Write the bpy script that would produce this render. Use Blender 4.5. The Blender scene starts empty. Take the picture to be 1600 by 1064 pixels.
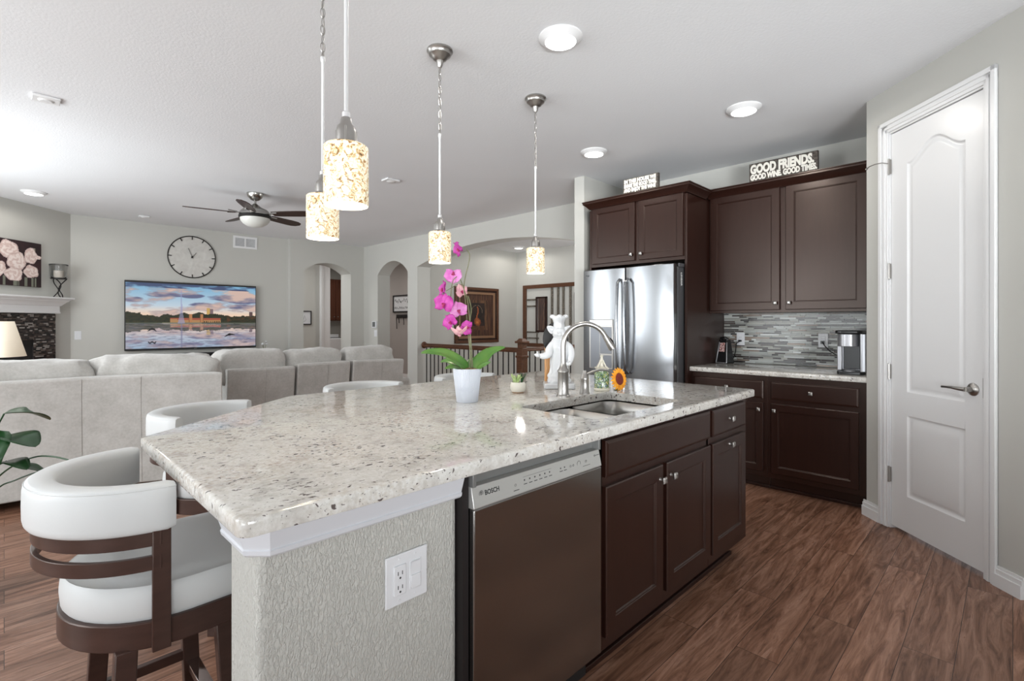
import bpy, bmesh, math, random
import numpy as np
from mathutils import Vector, Matrix, noise as mnoise
from mathutils.geometry import tessellate_polygon
random.seed(7)
PI = math.pi
sc = bpy.context.scene
COL = sc.collection

# ------------------------------------------------------------------ camera
CAM_H = 1.275; FPX = 788.1
cd = bpy.data.cameras.new('camera'); cam = bpy.data.objects.new('camera', cd); COL.objects.link(cam)
cd.sensor_fit = 'HORIZONTAL'; cd.sensor_width = 36.0; cd.lens = 36.0 * FPX / 1600.0
cd.shift_y = -27.0 / 1600.0; cd.clip_start = 0.05; cd.clip_end = 100
cam.location = (0, 0, CAM_H)
cam.rotation_euler = (PI / 2, 0, math.radians(44.8) - PI / 2)
sc.camera = cam
# ------------------------------------------------------------------ world, exposure
w = bpy.data.worlds.new('world'); sc.world = w; w.use_nodes = True
bg = w.node_tree.nodes['Background']; bg.inputs[0].default_value = (0.93, 0.96, 1.0, 1); bg.inputs[1].default_value = 0.6
sc.view_settings.view_transform = 'Standard'; sc.view_settings.look = 'None'
sc.view_settings.exposure = -0.06; sc.view_settings.gamma = 1.0; sc.view_settings.use_curve_mapping = False

def area(loc, target, sx, sy, power, color=(1, 1, 1), spread=PI):
    l = bpy.data.lights.new('daylight_and_fill', 'AREA'); l.shape = 'RECTANGLE'; l.size = sx; l.size_y = sy
    l.energy = power; l.color = color; l.spread = spread
    o = bpy.data.objects.new('daylight_and_fill', l); COL.objects.link(o); o.location = loc
    o.rotation_euler = (Vector(target) - Vector(loc)).to_track_quat('-Z', 'Y').to_euler()
    return o
# daylight through the windows behind and beside the camera
DAY = (0.92, 0.97, 1.0)
area((-0.98, 6.2, 1.45), (2.0, 6.3, 1.3), 2.2, 1.9, 92, DAY)      # great-room windows, west wall
area((-3.15, 3.2, 1.45), (0, 3.4, 2.6), 2.2, 1.9, 85, DAY)         # breakfast nook windows
area((-3.15, -0.4, 1.2), (0, -0.2, 2.8), 2.6, 2.2, 34, DAY)       # patio door, west wall
area((0.0, -2.65, 1.5), (0.0, 0, 3.6), 4.4, 1.7, 4, DAY)        # windows in the south wall
# added upward fill beams at the windows, aimed to brighten ceiling and far walls
area((-0.98, 6.2, .75), (4.9, 7.6, 2.45), 2.2, .5, 8, (.94, .975, 1), math.radians(50))
area((-3.15, 2.6, .75), (3.2, 4.8, 2.743), 2.2, .5, 10, (.94, .975, 1), math.radians(80))
area((-3.15, -.4, .6), (4.5, 2.3, 2.55), 2.2, .5, 2, (.94, .975, 1), math.radians(42))
area((-1.4, -2.62, .8), (4.3, 2.4, 2.6), 1.6, .5, 15, (.94, .975, 1), math.radians(42))
area((0.0, -2.62, .9), (2.9, 2.2, 2.743), 4.0, .5, 38, (.94, .975, 1), math.radians(90))
area((6.3, 5.4, 2.70), (6.3, 5.4, 0), 1.6, 2.4, 3, (1, .97, .93)) # added stair hall fill, no fixture
area((5.9, 9.0, 2.70), (5.9, 9.0, 0), 0.6, 0.6, 19, (1, .95, .9))   # added back hall fill, unseen
area((3.4, 9.9, 2.70), (3.4, 9.9, 0), 0.6, 0.5, 23, (1, 1, 1))  # added fill in the passage behind the left arch
area((5.5, 11.4, 2.70), (5.5, 11.4, 0), 0.6, 0.6, 15, (1, .97, .93))  # added fill in the laundry room, no fixture

def glow(loc, power, r=.18, color=(.96, .98, 1)):
    l = bpy.data.lights.new('fill_lamp', 'POINT'); l.energy = power; l.shadow_soft_size = r; l.color = color
    o = bpy.data.objects.new('fill_lamp', l); COL.objects.link(o); o.location = loc; return o
glow((-1.7, 2.6, 1.9), 52)        # added fill on the nook side, unseen left of the frame
glow((6.2, 3.9, 1.9), 62)         # added fill for the arches, hidden behind the refrigerator wall

# ------------------------------------------------------------------ materials
def mat(name, color=(.8, .8, .8), rough=.5, metal=0.0, spec=.5, coat=0.0, emit=None, estr=1.0):
    m = bpy.data.materials.new(name); m.use_nodes = True
    b = m.node_tree.nodes['Principled BSDF']
    b.inputs['Base Color'].default_value = (*color, 1); b.inputs['Roughness'].default_value = rough
    b.inputs['Metallic'].default_value = metal; b.inputs['Specular IOR Level'].default_value = spec
    b.inputs['Coat Weight'].default_value = coat; b.inputs['Coat Roughness'].default_value = .08
    if emit: b.inputs['Emission Color'].default_value = (*emit, 1); b.inputs['Emission Strength'].default_value = estr
    return m
def nd(m, t, **kw):
    n = m.node_tree.nodes.new(t)
    for k, v in kw.items(): setattr(n, k, v)
    return n
def lk(m, a, b): m.node_tree.links.new(a, b)
def bsdf(m): return m.node_tree.nodes['Principled BSDF']
def coords(m, scale=(1, 1, 1), rot=(0, 0, 0), kind='Object'):
    tc = nd(m, 'ShaderNodeTexCoord'); mp = nd(m, 'ShaderNodeMapping')
    mp.inputs['Scale'].default_value = scale; mp.inputs['Rotation'].default_value = rot
    lk(m, tc.outputs[kind], mp.inputs[0]); return mp.outputs[0]
def noise_n(m, vec, scale, detail=3, rough=.55, dist=0.0):
    n = nd(m, 'ShaderNodeTexNoise'); n.inputs['Scale'].default_value = scale; n.inputs['Detail'].default_value = detail
    n.inputs['Roughness'].default_value = rough; n.inputs['Distortion'].default_value = dist
    lk(m, vec, n.inputs['Vector']); return n.outputs['Fac']
def ramp(m, fac, stops, interp='LINEAR'):
    r = nd(m, 'ShaderNodeValToRGB'); r.color_ramp.interpolation = interp
    e = r.color_ramp.elements
    while len(e) < len(stops): e.new(.5)
    for i, (p, c) in enumerate(stops):
        e[i].position = p; e[i].color = (*c, 1) if len(c) == 3 else c
    lk(m, fac, r.inputs[0]); return r.outputs[0]
def mix(m, fac, a, b, mode='MIX'):
    n = nd(m, 'ShaderNodeMix', data_type='RGBA', blend_type=mode)
    for s, v in ((n.inputs['Factor'], fac), (n.inputs['A'], a), (n.inputs['B'], b)):
        if isinstance(v, (int, float)): s.default_value = v
        elif isinstance(v, tuple): s.default_value = (*v, 1)
        else: lk(m, v, s)
    return n.outputs['Result']
def bump(m, h, strength=.3, dist=.002):
    n = nd(m, 'ShaderNodeBump'); n.inputs['Strength'].default_value = strength; n.inputs['Distance'].default_value = dist
    lk(m, h, n.inputs['Height']); lk(m, n.outputs[0], bsdf(m).inputs['Normal'])
def basecol(m, c): lk(m, c, bsdf(m).inputs['Base Color'])
def mathn(m, op, a, b=0.0):
    n = nd(m, 'ShaderNodeMath', operation=op)
    for i, v in ((0, a), (1, b)):
        if isinstance(v, (int, float)): n.inputs[i].default_value = v
        else: lk(m, v, n.inputs[i])
    return n.outputs[0]

def paint(name, color, bscale=160, bstr=.12, bd=.001, rough=.75):
    m = mat(name, color, rough, spec=.25); v = coords(m)
    h = noise_n(m, v, bscale, 3); bump(m, h, bstr, bd)
    c = noise_n(m, v, 1.3, 2); basecol(m, ramp(m, c, [(.3, tuple(x * .975 for x in color)), (.7, color)]))
    return m
WALLC = (.545, .54, .505)
M_wall = paint('greige wall paint', WALLC)
M_ceil = paint('stippled ceiling paint', (.80, .81, .825), 70, .45, .003)
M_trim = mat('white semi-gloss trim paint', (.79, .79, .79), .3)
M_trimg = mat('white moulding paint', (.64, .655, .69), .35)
# knock-down drywall of the island wing wall
M_knock = mat('knock-down textured drywall', (.54, .535, .50), .7, spec=.3)
v = coords(M_knock, (1, 1, .42), (0, .55, 0)); h = ramp(M_knock, noise_n(M_knock, v, 175, 3, .55, .8), [(.40, (0, 0, 0)), (.62, (1, 1, 1))])
bump(M_knock, h, .8, .0028)
# espresso wood
def wood(name, c1, c2, rough=.3, scale=(14, 14, 1.2)):
    m = mat(name, c1, rough, spec=.5); v = coords(m, scale)
    n = noise_n(m, v, 3.0, 5, .6, .3); basecol(m, ramp(m, n, [(.3, c1), (.75, c2)]))
    bsdf(m).inputs['Specular Tint'].default_value = (1, .86, .78, 1); return m
M_esp = wood('espresso stained wood', (.018, .0062, .0042), (.024, .0085, .006), .29)
M_espd = mat('dark cabinet interior', (.008, .005, .005), .6)
M_stoolw = wood('dark walnut stool wood', (.040, .020, .016), (.060, .030, .024), .32, (3, 3, 14))
M_rail = wood('dark red-brown oak', (.060, .022, .010), (.13, .055, .028), .35, (20, 3, 20))
M_blade = wood('dark fan blade wood', (.022, .012, .010), (.045, .025, .02), .4)
# granite
M_gran = mat('speckled cream granite', (.6, .58, .54), .07, spec=.5)
m = M_gran; v = coords(m); vs = coords(m, (1.0, 1.5, 1.2), (0, 0, .35))
big = noise_n(m, v, 3.2, 4, .6, .6); sm = noise_n(m, v, 85, 4, .7); mid = noise_n(m, v, 16, 4, .6, .3)
c = ramp(m, big, [(.35, (.60, .59, .55)), (.52, (.56, .52, .46)), (.68, (.47, .40, .34))])
c = mix(m, ramp(m, sm, [(.38, (0, 0, 0)), (.62, (1, 1, 1))]), c, (.70, .69, .66), 'MIX')
c = mix(m, ramp(m, mid, [(.50, (0, 0, 0)), (.68, (.55, .55, .55))]), c, (.36, .33, .30))
fl = noise_n(m, vs, 55, 2, .5, .4); cl = noise_n(m, vs, 5.5, 3, .6)
flm = mathn(m, 'ADD', fl, mathn(m, 'MULTIPLY', mathn(m, 'SUBTRACT', cl, .5), .30))
c = mix(m, ramp(m, flm, [(.645, (0, 0, 0)), (.68, (.9, .9, .9))]), c, (.06, .04, .038))
fl2 = noise_n(m, vs, 120, 2, .5, .2); c = mix(m, ramp(m, fl2, [(.66, (0, 0, 0)), (.72, (.8, .8, .8))]), c, (.10, .09, .085))
basecol(m, c)
# plank floor
M_floor = mat('brown hand-scraped wood planks', (.1, .05, .03), .32, spec=.45)
m = M_floor; v = coords(m)
br = nd(m, 'ShaderNodeTexBrick'); lk(m, v, br.inputs['Vector']); br.offset = .37; br.inputs['Scale'].default_value = 1
br.inputs['Brick Width'].default_value = 1.25; br.inputs['Row Height'].default_value = .155
br.inputs['Mortar Size'].default_value = .0012; br.inputs['Mortar Smooth'].default_value = .4; br.inputs['Bias'].default_value = 0
br.inputs['Color1'].default_value = (0, 0, 0, 1); br.inputs['Color2'].default_value = (1, 1, 1, 1); br.inputs['Mortar'].default_value = (.3, .3, .3, 1)
vm = nd(m, 'ShaderNodeVectorMath', operation='MULTIPLY_ADD')
lk(m, br.outputs['Color'], vm.inputs[0]); vm.inputs[1].default_value = (7.3, 3.1, 5.0)
lk(m, coords(m, (1.6, 15, 1)), vm.inputs[2])
g1 = noise_n(m, vm.outputs[0], 1.6, 7, .68, 1.1); g2 = noise_n(m, vm.outputs[0], 5.5, 4, .6, .6)
c = ramp(m, g1, [(.28, (.065, .027, .014)), (.45, (.215, .105, .064)), (.60, (.345, .188, .125)), (.78, (.52, .32, .24))])
c = mix(m, .5, c, mix(m, 1.0, c, ramp(m, br.outputs['Color'], [(0, (.62, .6, .58)), (1, (1.35, 1.3, 1.28))]), 'MULTIPLY'))
c = mix(m, ramp(m, g2, [(.56, (0, 0, 0)), (.72, (.5, .5, .5))]), c, (.07, .03, .02))
c = mix(m, br.outputs['Fac'], c, (.012, .006, .005)); basecol(m, c)
lk(m, ramp(m, g1, [(.3, (.42,) * 3), (.7, (.26,) * 3)]), bsdf(m).inputs['Roughness']); bump(m, g1, .25, .003)
# metals
def brushed(name, col, rough, sc_=(1, 1, 90)):
    m = mat(name, col, rough, 1.0); bsdf(m).inputs['Anisotropic'].default_value = .5; return m
M_steel = brushed('brushed stainless steel', (.31, .32, .335), .23, (90, 90, 1))
M_dw = brushed('dishwasher stainless steel', (.30, .285, .275), .20, (1, 1, 60))
M_dwtop = mat('satin steel control strip', (.60, .60, .58), .35, .6)
M_nick = mat('brushed nickel', (.40, .385, .365), .33, 1.0)
M_sink = brushed('satin sink steel', (.45, .44, .42), .30, (40, 1, 40))
M_chrome = mat('polished chrome', (.8, .8, .8), .06, 1.0)
M_fanm = mat('satin nickel fan housing', (.42, .41, .39), .25, 1.0)
M_black = mat('gloss black plastic', (.008, .008, .009), .2)
M_blackm = mat('matte black', (.012, .011, .011), .6)
M_grey = mat('grey appliance side', (.10, .10, .105), .4, .3)
M_iron = mat('black wrought iron', (.015, .013, .012), .45, .4)
M_leather = mat('white leather', (.64, .655, .655), .42, spec=.4)
v = coords(M_leather); bump(M_leather, noise_n(M_leather, v, 260, 2), .12, .001)
M_sofa = mat('taupe suede upholstery', (.5, .46, .42), .9, spec=.2)
m = M_sofa; v = coords(m); n = noise_n(m, v, 7, 5, .65); n2 = noise_n(m, v, 60, 3, .6)
c = ramp(m, n, [(.3, (.41, .395, .37)), (.7, (.56, .545, .52))]); c = mix(m, .25, c, ramp(m, n2, [(.3, (.34, .325, .30)), (.7, (.62, .60, .57))]))
basecol(m, c); bsdf(m).inputs['Sheen Weight'].default_value = .3; bump(m, n2, .3, .002)
M_white = mat('glazed white ceramic', (.68, .69, .70), .14, spec=.6)
M_pot = mat('matte pale ceramic', (.56, .59, .65), .45)
M_cream = mat('ivory ceramic', (.70, .66, .55), .4)
M_plastic = mat('white plastic', (.72, .73, .75), .35)
M_soil = mat('bark chip potting mix', (.14, .09, .05), .9); v = coords(M_soil)
basecol(M_soil, ramp(M_soil, noise_n(M_soil, v, 60, 3), [(.4, (.05, .03, .015)), (.6, (.35, .26, .14))]))
def leafm(name, c1, c2, rough=.35, sc_=8):
    m = mat(name, c1, rough); v = coords(m); basecol(m, ramp(m, noise_n(m, v, sc_, 3), [(.35, c1), (.65, c2)])); return m
M_leaf = leafm('orchid leaf green', (.055, .16, .025), (.13, .25, .05))
M_leafd = leafm('dark glossy leaf green', (.006, .035, .008), (.014, .072, .015), .35)
M_succ = leafm('succulent pale green', (.25, .38, .12), (.50, .58, .28), .5, 40)
M_stem = leafm('orchid stem green brown', (.12, .14, .06), (.22, .20, .11), .5, 30)
M_wood_l = wood('light bamboo board', (.52, .25, .09), (.66, .36, .15), .4)
M_screen = None
M_lampsh = mat('cream linen lamp shade', (.80, .72, .60), .8, emit=(1, .83, .62), estr=.25)
M_bulb = mat('lit lamp diffuser', (1, 1, 1), .5, emit=(1, .98, .95), estr=6)
M_inner = mat('lit white glass interior', (1, .97, .9), .5, emit=(1, .93, .80), estr=2.2)
M_fanlight = mat('frosted opal glass bowl', (.62, .62, .58), .35)
# art glass pendant shade
M_glass = mat('amber swirl art glass', (.8, .6, .3), .18, coat=.3)
m = M_glass; v = coords(m, (1, 1, 1.0), (0.3, .5, 0))
a = noise_n(m, v, 52, 4, .7, 1.8); b_ = noise_n(m, v, 11, 3, .6, 2.0)
c = ramp(m, a, [(.34, (.12, .06, .03)), (.42, (.55, .32, .12)), (.49, (.85, .74, .48)), (.60, (.97, .93, .80)), (.70, (.50, .30, .12))])
c = mix(m, ramp(m, b_, [(.62, (0, 0, 0)), (.68, (.75, .75, .75))]), c, (.75, .32, .05))
basecol(m, c); lk(m, c, bsdf(m).inputs['Emission Color']); bsdf(m).inputs['Emission Strength'].default_value = .34
bump(m, a, .5, .003)
# attribute-coloured materials (pictures, tiles)
def colattr(name, rough=.3, emit=0.0, spec=.5):
    m = mat(name, (.5, .5, .5), rough, spec=spec)
    a = nd(m, 'ShaderNodeAttribute'); a.attribute_name = 'Col'
    if emit:
        bsdf(m).inputs['Base Color'].default_value = (.01, .01, .01, 1)
        lk(m, a.outputs['Color'], bsdf(m).inputs['Emission Color']); bsdf(m).inputs['Emission Strength'].default_value = emit
    else: basecol(m, a.outputs['Color'])
    return m
M_tile = colattr('glass and stone mosaic', .15)
M_pic = colattr('printed canvas', .7)
M_tv = colattr('lit television picture', .3, 1.0)
M_grout = mat('pale grout', (.52, .52, .50), .8)
M_clock = mat('pale marbled clock face', (.60, .58, .54), .6); v = coords(M_clock)
basecol(M_clock, ramp(M_clock, noise_n(M_clock, v, 9, 4, .6, 1), [(.3, (.54, .52, .49)), (.7, (.66, .65, .61))]))
M_mirror = mat('mirror glass', (.8, .8, .8), .02, 1.0)
M_mosaicjar = mat('painted floral jar glaze', (.3, .5, .2), .15); m = M_mosaicjar; v = coords(m)
vo = nd(m, 'ShaderNodeTexVoronoi'); vo.inputs['Scale'].default_value = 190; lk(m, v, vo.inputs['Vector'])
sp = nd(m, 'ShaderNodeSeparateColor'); lk(m, vo.outputs['Color'], sp.inputs[0])
basecol(m, ramp(m, sp.outputs[0], [(0, (.08, .14, .06)), (.35, (.22, .33, .15)), (.62, (.50, .54, .46)), (.80, (.16, .20, .30)), (.88, (.50, .42, .14)), (.94, (.06, .09, .05))], 'CONSTANT'))
def petalm(name, c1, c2):
    m = mat(name, c1, .5); v = coords(m); basecol(m, ramp(m, noise_n(m, v, 28, 3, .6), [(.3, c1), (.7, c2)]))
    bsdf(m).inputs['Subsurface Weight'].default_value = .0; return m
M_petal = petalm('magenta orchid petal', (.34, .010, .21), (.54, .06, .38))
M_petalp = petalm('pale pink orchid petal', (.66, .26, .36), (.76, .48, .48))
M_petall = petalm('light magenta orchid petal', (.56, .11, .42), (.74, .32, .60))
M_throat = mat('orchid throat', (.35, .02, .10), .5)
M_petrim = mat('pale orchid petal margin', (.85, .55, .75), .5)
M_sunp = leafm('sunflower petal', (.80, .28, .01), (.95, .45, .03), .6, 60)
M_sunc = leafm('sunflower centre', (.09, .01, .006), (.22, .03, .015), .8, 200)
M_letter = mat('worn cream lettering', (.68, .66, .60), .8)
M_signb = mat('weathered dark sign board', (.055, .045, .038), .8); v = coords(M_signb)
basecol(M_signb, ramp(M_signb, noise_n(M_signb, v, 60, 4), [(.4, (.03, .025, .02)), (.7, (.12, .10, .085))]))

# ------------------------------------------------------------------ mesh builder
class MB:
    def __init__(s): s.v = []; s.f = []; s.c = []; s.M = Matrix.Identity(4); s.col = None
    def add(s, vs, fs):
        o = len(s.v); s.v += [tuple(s.M @ Vector(p)) for p in vs]; s.f += [[i + o for i in f] for f in fs]
        if s.col is not None: s.c += [s.col] * len(fs)
        return s
    def box(s, x0, x1, y0, y1, z0, z1):
        return s.add([(x0, y0, z0), (x1, y0, z0), (x1, y1, z0), (x0, y1, z0), (x0, y0, z1), (x1, y0, z1), (x1, y1, z1), (x0, y1, z1)],
                     [[0, 3, 2, 1], [4, 5, 6, 7], [0, 1, 5, 4], [1, 2, 6, 5], [2, 3, 7, 6], [3, 0, 4, 7]])
    def prism(s, poly, z0, z1):
        n = len(poly); vs = [(x, y, z0) for x, y in poly] + [(x, y, z1) for x, y in poly]
        return s.add(vs, [list(range(n))[::-1], list(range(n, 2 * n))] + [[i, (i + 1) % n, n + (i + 1) % n, n + i] for i in range(n)])
    def lathe(s, prof, c=(0, 0, 0), n=32, caps=True):
        vs = []; fs = []; k = len(prof)
        for i in range(n):
            a = 2 * PI * i / n; vs += [(c[0] + r * math.cos(a), c[1] + r * math.sin(a), c[2] + z) for r, z in prof]
        for i in range(n):
            j = (i + 1) % n
            for q in range(k - 1): fs.append([i * k + q, j * k + q, j * k + q + 1, i * k + q + 1])
        if caps:
            if prof[0][0] > 1e-6: fs.append([i * k for i in range(n)][::-1])
            if prof[-1][0] > 1e-6: fs.append([i * k + k - 1 for i in range(n)])
        return s.add(vs, fs)
    def tube(s, pts, r, n=10, caps=True):
        pts = [Vector(p) for p in pts]; rs = r if isinstance(r, (list, tuple)) else [r] * len(pts)
        vs = []; fs = []; t0 = (pts[1] - pts[0]).normalized()
        up = Vector((0, 0, 1)) if abs(t0.z) < .9 else Vector((1, 0, 0)); nx = t0.cross(up).normalized()
        for i, p in enumerate(pts):
            t = (pts[min(i + 1, len(pts) - 1)] - pts[max(i - 1, 0)]).normalized()
            nx = (nx - t * nx.dot(t)).normalized(); ny = t.cross(nx)
            vs += [p + (nx * math.cos(2 * PI * k / n) + ny * math.sin(2 * PI * k / n)) * rs[i] for k in range(n)]
        for i in range(len(pts) - 1):
            for k in range(n): fs.append([i * n + k, i * n + (k + 1) % n, (i + 1) * n + (k + 1) % n, (i + 1) * n + k])
        if caps: fs.append(list(range(n))[::-1]); fs.append([(len(pts) - 1) * n + k for k in range(n)])
        return s.add(vs, fs)
    def bar(s, p0, p1, w, h):      # rectangular bar between two points
        p0 = Vector(p0); p1 = Vector(p1); t = (p1 - p0).normalized(); up = Vector((0, 0, 1)) if abs(t.z) < .95 else Vector((0, 1, 0))
        a = t.cross(up).normalized() * w / 2; b = a.cross(t).normalized() * h / 2
        vs = [p + i * a + j * b for p in (p0, p1) for i, j in ((-1, -1), (1, -1), (1, 1), (-1, 1))]
        return s.add(vs, [[0, 1, 2, 3][::-1], [4, 5, 6, 7], [0, 1, 5, 4], [1, 2, 6, 5], [2, 3, 7, 6], [3, 0, 4, 7]])
    def sweep(s, path, sect):      # sect: list of lists of (offset outward, z) per path point (x,y,nx,ny)
        k = len(sect[0]); vs = []; fs = []
        for (x, y, nx, ny), se in zip(path, sect): vs += [(x + nx * o, y + ny * o, z) for o, z in se]
        for i in range(len(path) - 1):
            for q in range(k): fs.append([i * k + q, i * k + (q + 1) % k, (i + 1) * k + (q + 1) % k, (i + 1) * k + q])
        fs.append(list(range(k))[::-1]); fs.append([(len(path) - 1) * k + q for q in range(k)])
        return s.add(vs, fs)
    def grid(s, fn, nu, nv):
        vs = [fn(i / nu, j / nv) for j in range(nv + 1) for i in range(nu + 1)]
        return s.add(vs, [[j * (nu + 1) + i, j * (nu + 1) + i + 1, (j + 1) * (nu + 1) + i + 1, (j + 1) * (nu + 1) + i] for j in range(nv) for i in range(nu)])
    def ell(s, c, r, n=16, m=10, e=1.0, jitter=0, seed=0):
        def P(u, v):
            th = 2 * PI * u; ph = -PI / 2 + PI * v
            sg = lambda x: math.copysign(abs(x) ** e, x)
            q = Vector((sg(math.cos(ph)) * sg(math.cos(th)), sg(math.cos(ph)) * sg(math.sin(th)), sg(math.sin(ph))))
            f = 1
            if jitter: f += jitter * mnoise.fractal(Vector((q.x * 2.2 * r[0] / .3 + seed, q.y * 2.2 * r[1] / .3, q.z * 2.2 * r[2] / .3 + seed)), 1.0, 2.0, 3)
            return (c[0] + r[0] * q.x * f, c[1] + r[1] * q.y * f, c[2] + r[2] * q.z * f)
        vs = [P(0, 0)] + [P(i / n, j / m) for j in range(1, m) for i in range(n)] + [P(0, 1)]
        fs = [[0, 1 + (i + 1) % n, 1 + i] for i in range(n)]
        for j in range(m - 2):
            for i in range(n): a = 1 + j * n; fs.append([a + i, a + (i + 1) % n, a + n + (i + 1) % n, a + n + i])
        a = 1 + (m - 2) * n; L = len(vs) - 1
        fs += [[a + i, a + (i + 1) % n, L] for i in range(n)]
        return s.add(vs, fs)
    def build(s, name, m, parent=None, bevel=0, smooth=35, seg=2, sub=0, solid=0, fixn=True):
        me = bpy.data.meshes.new(name); me.from_pydata(s.v, [], s.f)
        if s.c:
            ca = me.color_attributes.new('Col', 'FLOAT_COLOR', 'CORNER'); arr = np.ones((len(me.loops), 4), np.float32); k = 0
            for f, c in zip(s.f, s.c): arr[k:k + len(f), :3] = c; k += len(f)
            ca.data.foreach_set('color', arr.ravel())
        if fixn:
            b = bmesh.new(); b.from_mesh(me); bmesh.ops.recalc_face_normals(b, faces=b.faces); b.to_mesh(me); b.free()
        me.materials.append(m)
        if smooth is not None:
            me.polygons.foreach_set('use_smooth', [True] * len(me.polygons)); me.set_sharp_from_angle(angle=math.radians(smooth))
        o = bpy.data.objects.new(name, me); COL.objects.link(o)
        if parent: o.parent = parent
        if solid:
            so = o.modifiers.new('solid', 'SOLIDIFY'); so.thickness = solid; so.offset = 0
        if bevel:
            bv = o.modifiers.new('bevel', 'BEVEL'); bv.width = bevel; bv.segments = seg; bv.limit_method = 'ANGLE'; bv.angle_limit = math.radians(40)
        if sub:
            sb = o.modifiers.new('sub', 'SUBSURF'); sb.levels = sub; sb.render_levels = sub
        return o
def smoothpts(P, k=6):
    P = [Vector(p) for p in P]; out = []
    for i in range(len(P) - 1):
        p0 = P[max(i - 1, 0)]; p1 = P[i]; p2 = P[i + 1]; p3 = P[min(i + 2, len(P) - 1)]
        for j in range(k): f = j / k; out.append(.5 * ((2 * p1) + (p2 - p0) * f + (2 * p0 - 5 * p1 + 4 * p2 - p3) * f * f + (3 * p1 - p0 - 3 * p2 + p3) * f ** 3))
    out.append(P[-1]); return out
def thing(name, label, cat, loc=(0, 0, 0), rotz=0, group=None):
    o = bpy.data.objects.new(name, None); COL.objects.link(o); o.empty_display_size = .1
    o.location = loc; o.rotation_euler = (0, 0, rotz); return tag(o, label, cat, group)
def tag(o, label, cat, group=None):
    o['label'] = label; o['category'] = cat
    if group: o['group'] = group
    return o
def struct(o): o['kind'] = 'structure'; return o
def copy_tree(o, parent=None):
    c = o.copy(); COL.objects.link(c)
    if parent: c.parent = parent
    for ch in list(o.children): copy_tree(ch, c)
    return c
def text_mesh(body, size, name, m, parent, loc, rot, extrude=.0012, offset=0.0, sx=1.0, align='LEFT', spacing=1.0):
    cu = bpy.data.curves.new(name, 'FONT'); cu.body = body; cu.size = size; cu.extrude = extrude; cu.offset = offset
    cu.align_x = align; cu.space_character = spacing; cu.resolution_u = 3
    t = bpy.data.objects.new(name, cu); COL.objects.link(t); bpy.context.view_layer.update()
    me = bpy.data.meshes.new_from_object(t.evaluated_get(bpy.context.evaluated_depsgraph_get()))
    bpy.data.objects.remove(t); bpy.data.curves.remove(cu)
    for q in me.vertices: q.co.x *= sx
    me.materials.clear(); me.materials.append(m); me.name = name
    o = bpy.data.objects.new(name, me); COL.objects.link(o); o.parent = parent; o.location = loc; o.rotation_euler = rot
    return o

# ================================================================== SHELL
H = 2.743
def wallbox(name, x0, x1, y0, y1, z0=0, z1=H, m=None):
    return struct(MB().box(x0, x1, y0, y1, z0, z1).build(name, m or M_wall, smooth=None))
struct(MB().box(-3.4, 9.0, -2.9, 13.2, -.05, 0).build('floor', M_floor, smooth=None))
struct(MB().box(-3.4, 9.0, -2.9, 13.2, H, H + .1).build('ceiling', M_ceil, smooth=None))
def holed_wall(name, axis, pos0, pos1, s0, s1, holes, m=None, z1=H):
    """wall slab between pos0..pos1 along the other axis; holes: (a,b,z_bottom,fn(s)->top,n)"""
    mb = MB()
    def P(s, p, z): return (s, p, z) if axis == 'x' else (p, s, z)
    def quad(a, b, c, d): mb.add([a, b, c, d], [[0, 1, 2, 3]])
    cuts = sorted(holes); s = s0
    for (a, b, zb, fn, n) in cuts + [(s1, s1, 0, None, 0)]:
        for p in (pos0, pos1):
            if a > s: quad(P(s, p, 0), P(a, p, 0), P(a, p, z1), P(s, p, z1))
        if fn is None: break
        for i in range(n):
            u = a + (b - a) * i / n; w_ = a + (b - a) * (i + 1) / n; zu, zw = fn(u), fn(w_)
            for p in (pos0, pos1):
                quad(P(u, p, zu), P(w_, p, zw), P(w_, p, z1), P(u, p, z1))
                if zb > 0: quad(P(u, p, 0), P(w_, p, 0), P(w_, p, zb), P(u, p, zb))
            quad(P(u, pos0, zu), P(w_, pos0, zw), P(w_, pos1, zw), P(u, pos1, zu))
            if zb > 0: quad(P(u, pos0, zb), P(w_, pos0, zb), P(w_, pos1, zb), P(u, pos1, zb))
        for q in (a, b): quad(P(q, pos0, zb), P(q, pos1, zb), P(q, pos1, fn(q)), P(q, pos0, fn(q)))
        s = b
    for q in (s0, s1): quad(P(q, pos0, 0), P(q, pos1, 0), P(q, pos1, z1), P(q, pos0, z1))
    bm_ = bmesh.new(); me = bpy.data.meshes.new(name); me.from_pydata(mb.v, [], mb.f); bm_.from_mesh(me)
    bmesh.ops.remove_doubles(bm_, verts=bm_.verts, dist=1e-4); bmesh.ops.recalc_face_normals(bm_, faces=bm_.faces); bm_.to_mesh(me); bm_.free()
    me.materials.append(m or M_wall)
    o = bpy.data.objects.new(name, me); COL.objects.link(o); return struct(o)
def arch(a, b, spring, top):
    c = (a + b) / 2; hw = (b - a) / 2; rise = top - spring; R = (hw * hw + rise * rise) / (2 * rise)
    return lambda s: top - R + math.sqrt(max(R * R - (s - c) ** 2, 0))
AX0, AX1 = 4.90, 5.16
holed_wall('wall_arches', 'y', AX0, AX1, 3.15, 9.3, [
    (3.55, 7.11, 0, arch(3.55, 7.11, 2.23, 2.46), 40), (7.40, 8.39, 0, arch(7.40, 8.39, 2.17, 2.39), 20)])
wallbox('wall_kitchen', 4.78, 4.90, .60, 3.10)
wallbox('wall_stub', 4.07, 5.16, 3.03, 3.15)
wallbox('wall_television', .30, 3.50, 9.0, 9.3)
holed_wall('wall_television_side', 'x', 8.90, 9.3, 3.50, AX1, [(3.73, 4.63, 0, arch(3.73, 4.63, 2.21, 2.375), 20)])
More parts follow.
